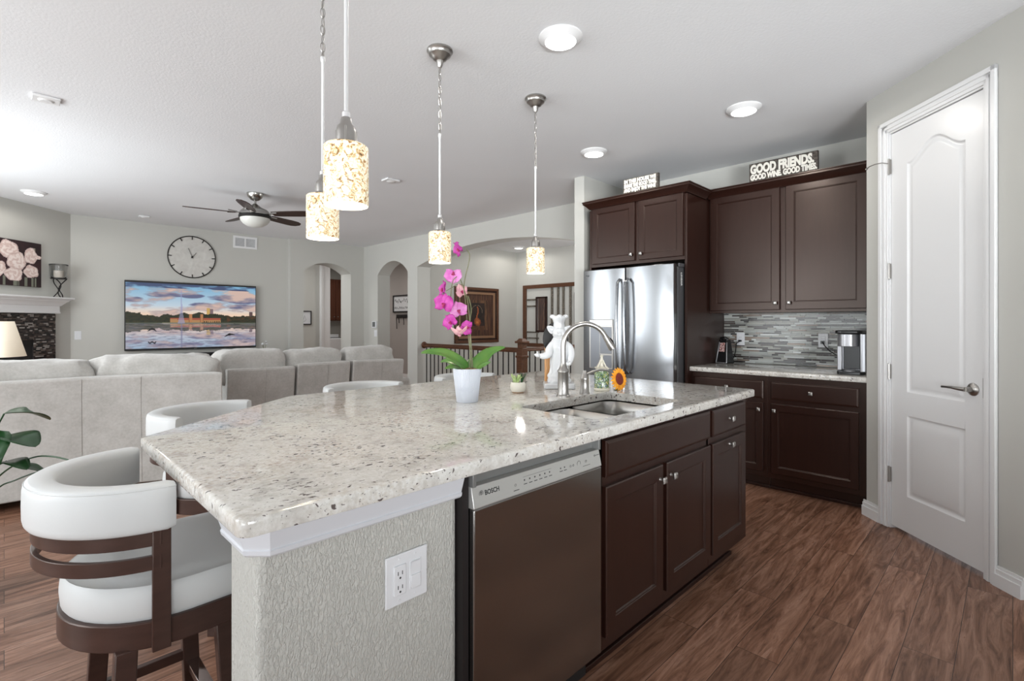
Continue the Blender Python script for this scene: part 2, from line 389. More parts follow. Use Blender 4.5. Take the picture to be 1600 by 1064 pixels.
# diagonal fireplace wall and the walls of the great room beyond the frame
u45 = Vector((math.cos(PI * 1.25), math.sin(PI * 1.25), 0)); n45 = Vector((-u45.y, u45.x, 0))
def diag_wall(name, A, length, th=.12, back=None):
    A = Vector((A[0], A[1], 0)); B = A + u45 * length; nb = Vector((math.sin(PI * 1.25), -math.cos(PI * 1.25), 0)) * -th
    return struct(MB().prism([(A.x, A.y), (B.x, B.y), (B.x + nb.x, B.y + nb.y), (A.x + nb.x, A.y + nb.y)], 0, H).build(name, M_wall, smooth=None))
MB_f = MB().prism([(.63, 9.0), (-1.0, 7.37), (-1.10, 7.47), (.53, 9.10)], 0, H); struct(MB_f.build('wall_fireplace', M_wall, smooth=None))
holed_wall('wall_west_great', 'y', -1.12, -1.0, 4.95, 7.45, [(5.1, 7.3, .5, lambda s: 2.4, 1)])
wallbox('wall_nook', -3.3, -1.0, 4.83, 4.95)
holed_wall('wall_west', 'y', -3.32, -3.2, -2.8, 4.83, [(-1.7, .9, 0.0, lambda s: 2.3, 1), (2.1, 4.3, .5, lambda s: 2.4, 1)])
holed_wall('wall_south', 'x', -2.82, -2.7, -3.3, 3.4, [(-2.2, -.1, .65, lambda s: 2.35, 1), (.1, 2.2, .65, lambda s: 2.35, 1)])
wallbox('wall_east', 3.30, 3.42, -2.8, -.06)
# diagonal pantry wall with its doorway
DA = Vector((4.04, .69, 0))
def dpt(x, y): q = DA + u45 * x + Vector((math.sin(PI * 1.25), -math.cos(PI * 1.25), 0)) * -y; return (q.x, q.y)
mbp = MB()
for x0, x1, z0, z1 in ((0, .190, 0, H), (.846, 1.03, 0, H), (.190, .846, 2.47, H)):
    mbp.prism([dpt(x0, 0), dpt(x1, 0), dpt(x1, .12), dpt(x0, .12)], z0, z1)
struct(mbp.build('wall_pantry', M_wall, smooth=None))
struct(MB().prism([(4.04, .69), (4.78, .69), (4.78, .57), (4.17, .57)], 0, H).build('wall_pantry_side', M_wall, smooth=None))
# hall beyond the big arch
wallbox('wall_hall_north', 5.16, 7.65, 7.34, 7.46)
wallbox('wall_hall_east', 7.53, 7.65, 3.0, 7.34)
wallbox('wall_hall_south', 5.16, 7.53, 3.0, 3.12)
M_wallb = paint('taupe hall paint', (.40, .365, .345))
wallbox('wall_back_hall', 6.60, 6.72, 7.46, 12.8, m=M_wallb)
wallbox('wall_passage', .5, 4.72, 10.4, 10.52)
wallbox('wall_laundry', 4.6, 6.6, 12.8, 12.92)
wallbox('wall_laundry_side', 4.60, 4.72, 10.52, 12.8)
struct(MB().box(4.72, 4.90, 10.33, 10.52, 0, H).box(4.70, 4.74, 10.31, 10.40, 0, H).build('door_frame_passage', M_trim, smooth=None)).name = 'trim_1'
# baseboards
def baseboard(name, pts, side=1, h=.095, t=.014):
    mb = MB()
    for (x0, y0), (x1, y1) in zip(pts, pts[1:]):
        d = Vector((x1 - x0, y1 - y0)); d.normalize(); n = Vector((-d.y, d.x)) * side
        a = lambda x, y, k: (x + n.x * k, y + n.y * k)
        mb.prism([(x0, y0), (x1, y1), a(x1, y1, t), a(x0, y0, t)], 0, h * .62)
        mb.prism([(x0, y0), (x1, y1), a(x1, y1, t * .7), a(x0, y0, t * .7)], h * .62, h * .85)
        mb.prism([(x0, y0), (x1, y1), a(x1, y1, t * .4), a(x0, y0, t * .4)], h * .85, h)
    return struct(mb.build(name, M_trim, smooth=None))
baseboard('baseboard_pantry_left', [dpt(-.02, 0), dpt(.128, 0)], -1, .10, .02)
baseboard('baseboard_pantry_right', [dpt(.893, 0), dpt(1.03, 0)], -1, .10, .02)
baseboard('baseboard_television', [(.66, 9.0), (3.5, 9.0)], -1)
baseboard('baseboard_arches', [(AX0, 7.13), (AX0, 7.38)], 1)
baseboard('baseboard_hall_north', [(5.16, 7.34), (7.53, 7.34)], -1)
baseboard('baseboard_hall_east', [(7.53, 7.34), (7.53, 3.12)], -1)
baseboard('baseboard_back_hall', [(6.6, 12.8), (6.6, 7.46)], -1)

# pantry door ---------------------------------------------------------------
PT = (DA.x, DA.y, 0)
dt = thing('door_1', 'white two-panel pantry door with arched upper panel in the diagonal wall', 'door', PT, PI * 1.25); dt['kind'] = 'structure'
mb = MB()
def casing(mb, x0, x1, ztop, wd=.07):
    for k, (a, b, t) in enumerate(((0, wd, .010), (0, wd * .36, .019), (wd * .5, wd * .75, .015))):
        mb.box(x0 + a, x0 + b, -t, 0, 0, ztop - a); mb.box(x1 - b, x1 - a, -t, 0, 0, ztop - a)
        mb.box(x0 + a, x1 - a, -t, 0, ztop - b, ztop - a)
casing(mb, .128, .906, 2.535)
mb.box(.190, .206, 0, .12, 0, 2.47); mb.box(.830, .846, 0, .12, 0, 2.47); mb.box(.190, .846, 0, .12, 2.455, 2.47)
mb.box(.206, .216, .045, .06, 0, 2.455); mb.box(.820, .830, .045, .06, 0, 2.455)
mb.build('casing', M_trim, dt, .0025)
# leaf with two recessed-and-raised panels, modelled as a height-field
lw0, lw1, lz0, lz1 = .209, .827, .022, 2.45
def panel_sd(x, z):
    # signed distance-ish inside the two panels
    def rect(x0, x1, z0, z1f):
        return min(x - x0, x1 - x, z - z0, z1f(x) - z)
    cx = .525
    def toparc(x):
        t = abs(x - cx) / .194; return 2.235 + .095 * (0.5 + 0.5 * math.cos(PI * min(t * 1.04, 1)))
    return max(rect(.331, .719, .862, toparc), rect(.331, .719, .235, lambda x: .722))
def hgt(x, z):
    d = panel_sd(x, z)
    if d <= 0: return 0
    if d < .012: return .009 * math.sin(d / .012 * PI / 2)
    if d < .020: return .009
    if d < .040: return .009 - .006 * (d - .020) / .020
    return .003
xs = sorted(set([lw0, lw1] + list(np.linspace(lw0, lw1, 100)) + [.331 + k for k in (0, .006, .012, .020, .040)] + [.719 - k for k in (0, .006, .012, .020, .040)]))
zs = sorted(set([lz0, lz1] + list(np.linspace(lz0, lz1, 40)) + [a + k for a in (.862, .235) for k in (0, .006, .012, .02, .04)] + [.722 - k for k in (0, .006, .012, .02, .04)] + list(np.linspace(2.17, 2.34, 70))))
vs = [(x, .008 + hgt(x, z), z) for z in zs for x in xs]; nx_ = len(xs)
fs = [[j * nx_ + i, j * nx_ + i + 1, (j + 1) * nx_ + i + 1, (j + 1) * nx_ + i] for j in range(len(zs) - 1) for i in range(nx_ - 1)]
leaf = MB().add(vs, fs); leaf.add([(lw0, .008, lz0), (lw1, .008, lz0), (lw1, .043, lz0), (lw0, .043, lz0), (lw0, .008, lz1), (lw1, .008, lz1), (lw1, .043, lz1), (lw0, .043, lz1)],
    [[0, 1, 2, 3], [7, 6, 5, 4], [1, 5, 6, 2], [2, 6, 7, 3], [0, 3, 7, 4]])
lf = leaf.build('door_leaf', M_trim, dt, smooth=40)
for z in (2.25, 1.60, .975, .335):
    MB().box(.196, .211, -.004, .006, z - .045, z + .045).tube([(.205, -.006, z - .05), (.205, -.006, z + .05)], .0055, 8).build('hinge', M_nick, dt)
MB().tube([(.205, -.01, 2.27), (.205, -.05, 2.275), (.19, -.085, 2.27), (.15, -.09, 2.268), (.10, -.07, 2.268)], .003, 6).ell((.098, -.07, 2.268), (.007, .007, .007)).build('door_stop', M_nick, dt)
MB().lathe([(.033, 0), (.033, .006), (.026, .014), (.014, .018), (.012, .045), (0, .045)], n=28).build('rose', M_nick, dt).matrix_local = Matrix.Translation((.765, .009, .935)) @ Matrix.Rotation(PI / 2, 4, 'X')
MB().tube([(.765, -.038, .935), (.74, -.048, .936), (.70, -.050, .938), (.66, -.046, .936), (.632, -.040, .934)], [.011, .010, .0075, .0065, .007], 10).build('lever_handle', M_nick, dt)
MB().box(.8275, .832, -.003, .02, .90, 1.0).build('strike_plate', M_nick, dt)

# ================================================================== CEILING FITTINGS
def downlight(x, y, label, power=16):
    t = thing('recessed_downlight', label, 'ceiling light', (x, y, H), 0, 'round white recessed ceiling lights')
    MB().lathe([(.112, 0), (.112, -.006), (.105, -.012), (.088, -.020), (.080, -.028), (.078, -.024), (.078, 0)], n=40, caps=False).build('trim_ring', M_trim, t)
    MB().lathe([(.080, -.026), (.040, -.030), (0, -.031)], n=40, caps=False).build('diffuser', M_bulb, t)
    l = bpy.data.lights.new('lamp', 'SPOT'); l.energy = power; l.spot_size = 3.12; l.spot_blend = .25; l.shadow_soft_size = .07; l.color = (1, .96, .90)
    o = bpy.data.objects.new('lamp_light', l); COL.objects.link(o); o.parent = t; o.location = (0, 0, -.045)
    return t
downlight(2.012, 1.647, 'largest round recessed ceiling light, above the island near the top of the photo')
downlight(3.558, 1.304, 'round recessed ceiling light in front of the cabinets with the longer word sign')
downlight(3.557, 2.544, 'small round recessed ceiling light in front of the over-fridge cabinet')
downlight(.235, 7.772, 'round recessed ceiling light near the fireplace wall at far left')
downlight(6.99, 6.758, 'tiny round recessed ceiling light seen through the large arch')
def ceiling_plate(x, y, s, label, rz=0):
    t = thing('smoke_detector' if s < .08 else 'ceiling_sensor', label, 'ceiling fitting', (x, y, H), rz)
    MB().box(-s, s, -s * .8, s * .8, -.018, 0).build('housing', M_trim, t, .005)
    MB().lathe([(s * .6, -.018), (s * .45, -.026), (0, -.027)], n=24, caps=False).build('cover', M_trim, t)
ceiling_plate(.193, 4.47, .07, 'flat white fitting on the ceiling above the left of the sofa')
ceiling_plate(2.79, 4.52, .075, 'flat white fitting on the ceiling between the second and third pendants')
ceiling_plate(1.35, 8.45, .06, 'small white disc on the ceiling above the round clock')
ceiling_plate(2.55, 7.9, .06, 'small white disc on the ceiling behind the fan, near the wall vent')

def pendant(x, y, label, zrod=2.35):
    t = thing('pendant_light', label, 'pendant light', (x, y, H), 0, 'amber glass cylinder pendants over the island')
    g = lambda z: z - H
    MB().lathe([(.068, 0), (.070, -.010), (.060, -.020), (.058, -.030), (.040, -.045), (.036, -.052), (.020, -.060), (.014, -.085), (.008, -.095), (0, -.097)], n=32, caps=False).build('canopy', M_nick, t)
    ch = MB(); z = -.095; k = 0
    while z > -.44:
        c = [(math.cos(a) * .0085 * (k % 2), math.cos(a) * .0085 * ((k + 1) % 2), z - .020 + math.sin(a) * .020) for a in np.linspace(0, 2 * PI, 11)]
        ch.tube(c, .0016, 5, False); z -= .033; k += 1
    ch.tube([(.004, .003, -.09), (-.004, .002, -.2), (.004, -.002, -.32), (0, 0, -.45)], .002, 5)
    ch.build('chain', M_nick, t)
    MB().lathe([(.004, -.445), (.009, -.45), (.009, -.465), (.0058, -.47), (.0058, g(1.86)), (.011, g(1.855)), (.011, g(1.84)), (.006, g(1.835)), (0, g(1.83))], n=14, caps=False).build('rod', mat_rod, t)
    MB().lathe([(.008, g(1.845)), (.014, g(1.84)), (.016, g(1.825)), (.024, g(1.815)), (.028, g(1.80)), (.028, g(1.775)), (.034, g(1.768)), (.034, g(1.762)), (0, g(1.762))], n=28, caps=False).build('socket_cup', M_nick, t)
    for a in (0, 2 * PI / 3, 4 * PI / 3): MB().tube([(.030 * math.cos(a), .030 * math.sin(a), g(1.765)), (.030 * math.cos(a), .030 * math.sin(a), g(1.81))], .003, 6).build('socket_arm', M_nick, t)
    sh = MB().lathe([(.030, g(1.764)), (.056, g(1.763)), (.060, g(1.758)), (.060, g(1.602)), (.058, g(1.599))], n=48, caps=False).build('glass_shade', M_glass, t)
    MB().lathe([(.058, g(1.599)), (.0555, g(1.602)), (.0555, g(1.755)), (.02, g(1.758)), (0, g(1.758))], n=48, caps=False).build('shade_interior', M_inner, sh)
    MB().ell((0, 0, g(1.70)), (.022, .022, .032)).build('bulb', M_bulb, t)
    l = bpy.data.lights.new('bulb_light', 'POINT'); l.energy = 1.6; l.shadow_soft_size = .03; l.color = (1, .86, .66)
    o = bpy.data.objects.new('bulb_light', l); COL.objects.link(o); o.parent = t; o.location = (0, 0, g(1.64))
    return t
mat_rod = mat('pale satin rod', (.78, .78, .78), .3, .6)
pendant(.665, 1.305, 'nearest and largest amber mottled glass pendant hanging over the island')
pendant(.86, 1.875, 'amber glass pendant half hidden behind the nearest pendant, left of the others')
pendant(1.65, 2.185, 'amber swirl glass pendant hanging just above the pink orchid')
pendant(2.44, 2.207, 'pale amber glass pendant hanging farthest right, above the chef figurine')

# ceiling fan
FX, FY = 2.0, 6.08
t = thing('ceiling_fan', 'five-blade ceiling fan with dark blades and frosted bowl light above the sofa', 'ceiling fan', (FX, FY, H))
MB().lathe([(.085, 0), (.085, -.01), (.075, -.045), (.045, -.075), (.02, -.085), (0, -.085)], n=32, caps=False).build('canopy', M_fanm, t)
MB().tube([(0, 0, -.08), (0, 0, -.16)], .013, 12).build('downrod', M_fanm, t)
MB().lathe([(.02, -.12), (.04, -.135), (.07, -.16), (.125, -.185), (.155, -.215), (.165, -.24), (.165, -.25), (.13, -.262), (0, -.262)], n=40, caps=False).build('motor_housing', M_fanm, t)
MB().lathe([(.150, -.255), (.168, -.258), (.168, -.278), (.155, -.285), (.150, -.28)], n=40, caps=False).build('light_ring', M_iron, t)
MB().lathe([(.155, -.28), (.150, -.31), (.125, -.345), (.08, -.372), (.03, -.384), (0, -.386)], n=40, caps=False).build('light_bowl', M_fanlight, t)
for k in range(5):
    a = math.radians(169 - 72 * k)
    R_ = Matrix.Rotation(a, 4, 'Z') @ Matrix.Translation((0, 0, -.235)) @ Matrix.Rotation(math.radians(-13), 4, 'X')
    mb = MB(); mb.M = R_
    out = [(.20, -.052), (.30, -.062), (.50, -.070), (.60, -.066), (.66, -.045), (.69, 0), (.66, .045), (.60, .066), (.50, .070), (.30, .062), (.20, .052)]
    mb.prism(out, -.004, .004); bl = mb.build('blade', M_blade, t, .002)
    mb = MB(); mb.M = Matrix.Rotation(a, 4, 'Z') @ Matrix.Translation((0, 0, -.235))
    mb.bar((.12, 0, 0), (.20, 0, .004), .035, .008).bar((.19, -.03, .004), (.27, -.045, .0), .014, .01).bar((.19, .03, .004), (.27, .045, .010), .014, .01).bar((.19, -.035, .004), (.19, .035, .006), .014, .01)
    mb.build('blade_bracket', M_fanm, t)

# ================================================================== CABINETS
def door_mesh(mb, x0, x1, z0, z1, y=-.02, rail=.058, t=.02, rec=.008, bead=.006):
    """cabinet door, front face at y, recessed flat panel with sloped bead"""
    def ring(d, yy): return [(x0 + d, yy, z0 + d), (x1 - d, yy, z0 + d), (x1 - d, yy, z1 - d), (x0 + d, yy, z1 - d)]
    rings = [ring(0, y + t), ring(0, y + .004), ring(.004, y), ring(rail, y), ring(rail + .003, y + .003), ring(rail + bead, y + .003), ring(rail + bead + .004, y + rec)]
    vs = [p for r in rings for p in r]; fs = [[0, 1, 2, 3][::-1]]
    for k in range(len(rings) - 1):
        for i in range(4): fs.append([k * 4 + i, k * 4 + (i + 1) % 4, k * 4 + 4 + (i + 1) % 4, k * 4 + 4 + i])
    L = (len(rings) - 1) * 4; fs.append([L, L + 1, L + 2, L + 3]); mb.add(vs, fs); return mb
def slab_front(mb, x0, x1, z0, z1, y=-.02, t=.02, ed=.012):
    rings = [[(x0 + d, yy, z0 + d), (x1 - d, yy, z0 + d), (x1 - d, yy, z1 - d), (x0 + d, yy, z1 - d)] for d, yy in ((0, y + t), (0, y + .005), (.005, y + .002), (ed, y), )]
    vs = [p for r in rings for p in r]; fs = [[3, 2, 1, 0]]
    for k in range(3):
        for i in range(4): fs.append([k * 4 + i, k * 4 + (i + 1) % 4, k * 4 + 4 + (i + 1) % 4, k * 4 + 4 + i])
    fs.append([12, 13, 14, 15]); mb.add(vs, fs); return mb
def knob(parent, x, z, y=-.02):
    mb = MB(); mb.M = Matrix.Translation((x, y, z)) @ Matrix.Rotation(PI / 2, 4, 'X')
    mb.lathe([(.008, 0), (.006, .003), (.005, .012), (.009, .016)], n=14, caps=False)
    def sq(h, z_): return [(-h, -h, z_), (h, -h, z_), (h, h, z_), (-h, h, z_)]
    vs = sq(.008, .014) + sq(.0135, .019) + sq(.0135, .024) + sq(.007, .029)
    fs = [[3, 2, 1, 0], [12, 13, 14, 15]] + [[k * 4 + i, k * 4 + (i + 1) % 4, k * 4 + 4 + (i + 1) % 4, k * 4 + 4 + i] for k in range(3) for i in range(4)]
    mb.add(vs, fs); return mb.build('knob', M_nick, parent, .001, smooth=30)
def cab_door(t, x0, x1, z0, z1, kx, kz, rail=.058, y=-.02):
    d = door_mesh(MB(), x0, x1, z0, z1, y=y, rail=rail).build('door', M_esp, t, smooth=None); knob(d, kx, kz, y); return d

# island cabinets (faces towards -Y)
IF = 1.045
t = thing('sink_base_cabinet', 'dark two-door base cabinet with wide false drawer front under the sink', 'cabinet', (1.49, IF, 0))
MB().box(0, .904, 0, .60, .10, .66).box(0, .02, 0, .6, .66, .872).box(.884, .904, 0, .6, .66, .872).box(0, .904, 0, .02, .66, .872).box(0, .904, .58, .60, .66, .872).build('cabinet_body', M_esp, t, .001, smooth=None)
MB().box(0, .904, .07, .60, 0, .10).box(0, .904, .055, .07, 0, .022).build('toe_kick', M_esp, t, .003)
slab_front(MB(), .02, .894, .724, .855).build('false_drawer_front', M_esp, t, smooth=None)
cab_door(t, .02, .433, .152, .69, .433 - .030, .69 - .055); cab_door(t, .465, .894, .152, .69, .465 + .030, .69 - .055)
t = thing('narrow_base_cabinet', 'dark narrow base cabinet with one drawer at the far end of the island', 'cabinet', (2.396, IF, 0))
MB().box(0, .484, 0, .60, .10, .872).build('cabinet_body', M_esp, t, .001, smooth=None)
MB().box(0, .42, .07, .60, 0, .10).box(0, .43, .055, .07, 0, .022).build('toe_kick', M_esp, t, .003)
dr = slab_front(MB(), .012, .428, .724, .852).build('drawer', M_esp, t, smooth=None); knob(dr, .21, .79)
cab_door(t, .012, .428, .152, .69, .21, .69 - .030)
# island knee walls
mbk = MB(); mbk.box(.354, .868, 1.07, 1.24, 0, .874); mbk.box(.70, .868, 1.24, 1.66, 0, .874); mbk.box(.70, 2.878, 1.66, 1.78, 0, .874)
struct(mbk.build('wall_island', M_knock, None, .018, smooth=40, seg=4))
# crown moulding wrapping the top of the wing wall
def crown_profile(path, prof, closed=False):
    """sweep a (outward, z) profile along a polyline with mitred corners; outward = right-hand side of travel"""
    mb = MB(); k = len(prof); rows = []
    for i, p in enumerate(path):
        p = Vector(p); d0 = (p - Vector(path[i - 1])).normalized() if i else None; d1 = (Vector(path[i + 1]) - p).normalized() if i < len(path) - 1 else None
        d0 = d0 or d1; d1 = d1 or d0
        n0 = Vector((d0.y, -d0.x)); n1 = Vector((d1.y, -d1.x)); mth = (n0 + n1).normalized(); mth = mth / max(mth.dot(n0), .3)
        rows.append([(p.x + mth.x * o, p.y + mth.y * o, z) for o, z in prof])
    vs = [q for r in rows for q in r]; fs = []
    for i in range(len(rows) - 1):
        for q in range(k): fs.append([i * k + q, i * k + (q + 1) % k, (i + 1) * k + (q + 1) % k, (i + 1) * k + q])
    fs.append(list(range(k))[::-1]); fs.append([(len(rows) - 1) * k + q for q in range(k)])
    return mb.add(vs, fs)
cp = [(0, .804), (.010, .804), (.017, .810), (.019, .819), (.016, .8215), (.029, .861), (.0262, .863), (.033, .874), (0, .874)]
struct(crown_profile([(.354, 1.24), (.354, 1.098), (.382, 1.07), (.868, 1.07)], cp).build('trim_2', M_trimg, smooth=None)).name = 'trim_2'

# granite worktops -----------------------------------------------------------
def inset(poly, d):
    n = len(poly); out = []
    for i in range(n):
        p0, p, p1 = Vector(poly[i - 1]), Vector(poly[i]), Vector(poly[(i + 1) % n])
        a = (p - p0).normalized(); b = (p1 - p).normalized(); na = Vector((-a.y, a.x)); nb = Vector((-b.y, b.x))
        m_ = (na + nb).normalized(); m_ = m_ / max(m_.dot(na), .3); out.append((p.x + m_.x * d, p.y + m_.y * d))
    return out
def rounded(poly, rs, seg=6):
    n = len(poly); out = []
    for i in range(n):
        r = rs[i] if isinstance(rs, (list, tuple)) else rs
        p0, p, p1 = Vector(poly[i - 1]), Vector(poly[i]), Vector(poly[(i + 1) % n])
        if r <= 0: out.append(tuple(p)); continue
        a = (p0 - p).normalized(); b = (p1 - p).normalized(); ang = a.angle(b); d = r / math.tan(ang / 2)
        A = p + a * d; B = p + b * d; c = p + (a + b).normalized() * (r / math.sin(ang / 2))
        a0 = math.atan2(A.y - c.y, A.x - c.x); a1 = math.atan2(B.y - c.y, B.x - c.x); da = (a1 - a0 + PI) % (2 * PI) - PI
        for k in range(seg + 1): q = a0 + da * k / seg; out.append((c.x + r * math.cos(q), c.y + r * math.sin(q)))
    return out
def worktop(name, poly, z0, z1, hole=None, m=None, ease=.010):
    prof = [(.012, z1), (.0055, z1 - .0008), (.0015, z1 - .0035), (0, z1 - .007), (0, z0 + .006), (.002, z0 + .002), (.010, z0)]
    mb = MB(); n = len(poly); rings = [[(x, y, z) for x, y in inset(poly, d)] for d, z in prof]
    vs = [q for r in rings for q in r]; fs = []
    for k in range(len(prof) - 1):
        for i in range(n): fs.append([k * n + i, k * n + (i + 1) % n, (k + 1) * n + (i + 1) % n, (k + 1) * n + i])
    mb.add(vs, fs)
    for z, d, flip in ((z1, .012, 0), (z0, .010, 1)):
        ps = [[Vector((x, y, z)) for x, y in inset(poly, d)]]
        if hole: ps.append([Vector((x, y, z)) for x, y in hole])
        flat = [q for p in ps for q in p]; mb.add([tuple(q) for q in flat], [list(tr) for tr in tessellate_polygon(ps)])
    if hole:
        h = len(hole); mb.add([(x, y, z1) for x, y in hole] + [(x, y, z0) for x, y in hole], [[i, (i + 1) % h, h + (i + 1) % h, h + i] for i in range(h)])
    me = bpy.data.meshes.new(name); me.from_pydata(mb.v, [], mb.f); b = bmesh.new(); b.from_mesh(me); bmesh.ops.remove_doubles(b, verts=b.verts, dist=5e-5)
    bmesh.ops.recalc_face_normals(b, faces=b.faces); b.to_mesh(me); b.free(); me.materials.append(m or M_gran)
    me.polygons.foreach_set('use_smooth', [True] * len(me.polygons)); me.set_sharp_from_angle(angle=math.radians(30))
    o = bpy.data.objects.new(name, me); COL.objects.link(o); return o
SX0, SX1, SY0, SY1 = 1.56, 2.245, 1.10, 1.515
hole = rounded([(SX0, SY0), (SX1, SY0), (SX1, SY1), (SX0, SY1)], .05, 8)
ip = rounded([(.302, 1.0), (2.90, 1.0), (2.90, 2.54), (1.0, 2.56), (.304, 1.965)], [.03, .02, .03, .08, .03], 6)
wt = worktop('granite_island_top', ip, .875, .914, hole); tag(wt, 'large speckled cream granite top of the kitchen island', 'countertop')
wt2 = worktop('granite_worktop', [(4.055, .692), (4.778, .692), (4.778, 1.925), (4.055, 1.925)], .875, .914); tag(wt2, 'speckled granite worktop on the wall cabinets beside the fridge', 'countertop')

# double bowl sink ------------------------------------------------------------
t = thing('kitchen_sink', 'double-bowl stainless undermount sink in the island', 'sink', (0, 0, 0))
def bowl(x0, x1, y0, y1, zt, zb, parent, name):
    r = .055; rings = []
    for d, z in ((-.004, zt), (0, zt - .004), (.006, zt - .05), (.012, zb + .04), (.030, zb + .010), (.060, zb)):
        rings.append([(x, y, z) for x, y in rounded([(x0 + d, y0 + d), (x1 - d, y0 + d), (x1 - d, y1 - d), (x0 + d, y1 - d)], max(r - d * .3, .02), 7)])
    n = len(rings[0]); vs = [q for g in rings for q in g]; fs = []
    for k in range(len(rings) - 1):
        for i in range(n): fs.append([k * n + i, k * n + (i + 1) % n, (k + 1) * n + (i + 1) % n, (k + 1) * n + i])
    fs.append([(len(rings) - 1) * n + i for i in range(n)])
    o = MB().add(vs, fs).build(name, M_sink, parent, smooth=50)
    cx, cy = (x0 + x1) / 2, (y0 + y1) / 2
    MB().lathe([(.045, zb + .001), (.040, zb + .004), (.030, zb + .001), (0, zb + .001)], (cx, cy, 0), 24, False).build('drain', M_chrome, o)
mid = 1.905
bowl(SX0 - .004, mid - .012, SY0 - .004, SY1 + .004, .868, .70, t, 'sink_bowl'); bowl(mid + .012, SX1 + .004, SY0 - .004, SY1 + .004, .868, .68, t, 'sink_bowl')
MB().box(mid - .010, mid + .010, SY0, SY1, .80, .866).build('sink_divider', M_sink, t, .006)
MB().prism(rounded([(SX0 - .02, SY0 - .02), (SX1 + .02, SY0 - .02), (SX1 + .02, SY1 + .02), (SX0 - .02, SY1 + .02)], .05), .8745, .8748) if False else None

# faucet -----------------------------------------------------------------------
FA = (1.945, 1.575)
t = thing('kitchen_faucet', 'tall brushed nickel gooseneck pull-down faucet behind the sink', 'faucet', (FA[0], FA[1], .914), 0)
MB().lathe([(0, 0), (.034, 0), (.034, .006), (.029, .010), (.0265, .020), (.0265, .118), (.029, .122), (.0285, .128), (.020, .140), (.0145, .155), (.0135, .165), (0, .165)], n=32, caps=False).build('faucet_base', M_nick, t)
dirx, diry = .72, -.69     # the spout arcs towards the right-hand bowl
pts = [(0, 0, .15), (0, 0, .21), (0, 0, .248)]
Rr = .110
for k in range(1, 15):
    a = PI - k * (PI * .86) / 14; pts.append(((Rr + Rr * math.cos(a)) * dirx, (Rr + Rr * math.cos(a)) * diry, .248 + Rr * math.sin(a)))
MB().tube(pts, .0125, 16).build('spout_neck', M_nick, t)
e = Vector(pts[-1]); d = (Vector(pts[-1]) - Vector(pts[-2])).normalized()
MB().tube([e - d * .002, e + d * .01, e + d * .03, e + d * .062, e + d * .072], [.0135, .015, .0155, .019, .0175], 18).build('spray_head', M_nick, t)
sd = d.cross(Vector((0, 0, 1))).normalized()
mb = MB(); q = e + d * .035; out = Vector((dirx, diry, 0)) * .6 + Vector((0, 0, .4)); out.normalize()
mb.tube([q + out * .013 - d * .015, q + out * .017, q + out * .013 + d * .02], .006, 8); mb.build('spray_button', M_black, t)
hs = Vector((.69, .72, 0))
# separate soap dispenser
t = thing('soap_dispenser', 'short brushed nickel soap pump right of the faucet', 'soap dispenser', (2.10, 1.56, .914))
MB().lathe([(0, 0), (.026, 0), (.026, .005), (.0215, .012), (.020, .07), (.022, .076), (.020, .084), (.012, .105), (.010, .118), (0, .118)], n=24, caps=False).build('pump_body', M_nick, t)
MB().tube([(0, 0, .095), (.03, -.028, .112), (.06, -.055, .122), (.09, -.078, .118), (.098, -.084, .112)], [.007, .0065, .006, .0055, .0045], 10).build('pump_spout', M_nick, t)

# dishwasher --------------------------------------------------------------------
t = thing('dishwasher', 'stainless steel dishwasher built into the near side of the island', 'dishwasher', (.892, 1.03, 0))
MB().box(.002, .592, .045, .58, .10, .868).build('tub', M_blackm, t)
MB().box(.0, .594, 0, .045, .112, .770).build('door_panel', M_dw, t, .004, seg=3)
mb = MB(); prof = [(.002, .7705), (.0, .774), (.012, .829), (.045, .829), (.045, .7705)]
mb.add([(.0, y, z) for y, z in prof] + [(.594, y, z) for y, z in prof], [[0, 1, 2, 3, 4][::-1], [5, 6, 7, 8, 9]] + [[i, (i + 1) % 5, 5 + (i + 1) % 5, 5 + i] for i in range(5)])
cpn = mb.build('control_strip', M_dwtop, t, .0015)
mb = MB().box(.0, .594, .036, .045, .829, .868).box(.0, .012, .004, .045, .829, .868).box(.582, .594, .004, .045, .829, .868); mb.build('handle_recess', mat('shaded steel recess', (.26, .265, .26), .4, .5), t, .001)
MB().box(0, .594, .07, .50, 0, .108).build('toe_panel', M_blackm, t)
tilt = PI / 2 - math.atan2(.012, .055)
M_ink = mat('dark grey print', (.04, .04, .04), .6)
def on_strip(z): return .0 + .012 * (z - .774) / .055 - .0006
text_mesh('BOSCH', .018, 'brand_lettering', M_ink, cpn, (.045, on_strip(.802), .800), (tilt, 0, 0), .0002, .0006, .95)
mb = MB()
def dot(mb, x, z, r=.0022, ring=False):
    y = on_strip(z)
    if ring: mb.tube([(x + r * math.cos(a), y, z + r * math.sin(a)) for a in np.linspace(0, 2 * PI, 18)], .0005, 4, False)
    else: mb.box(x - r, x + r, y - .0001, y + .0006, z - r, z + r)
dot(mb, .032, .807, .0075, True); dot(mb, .032, .807, .0042, True); mb.box(.031, .033, on_strip(.807) - .0002, on_strip(.807) + .0004, .803, .811); mb.build('round_emblem', M_ink, cpn, smooth=None); mb = MB()
for k in range(6): dot(mb, .205 + k * .023, .806); mb.box(.200 + k * .023, .214 + k * .023, on_strip(.795) - .0001, on_strip(.795) + .0005, .794, .796)
for x in (.375, .395): dot(mb, x, .806); 
mb.box(.368, .384, on_strip(.797) - .0001, on_strip(.797) + .0005, .796, .798); mb.box(.39, .404, on_strip(.797) - .0001, on_strip(.797) + .0005, .796, .798)
for x in (.425, .44): mb.box(x - .003, x + .003, on_strip(.80) - .0001, on_strip(.80) + .0004, .792, .793); dot(mb, x, .803, .0035, True)
dot(mb, .47, .803, .009, True); dot(mb, .51, .803, .004, True); dot(mb, .165, .800, .0035, True)
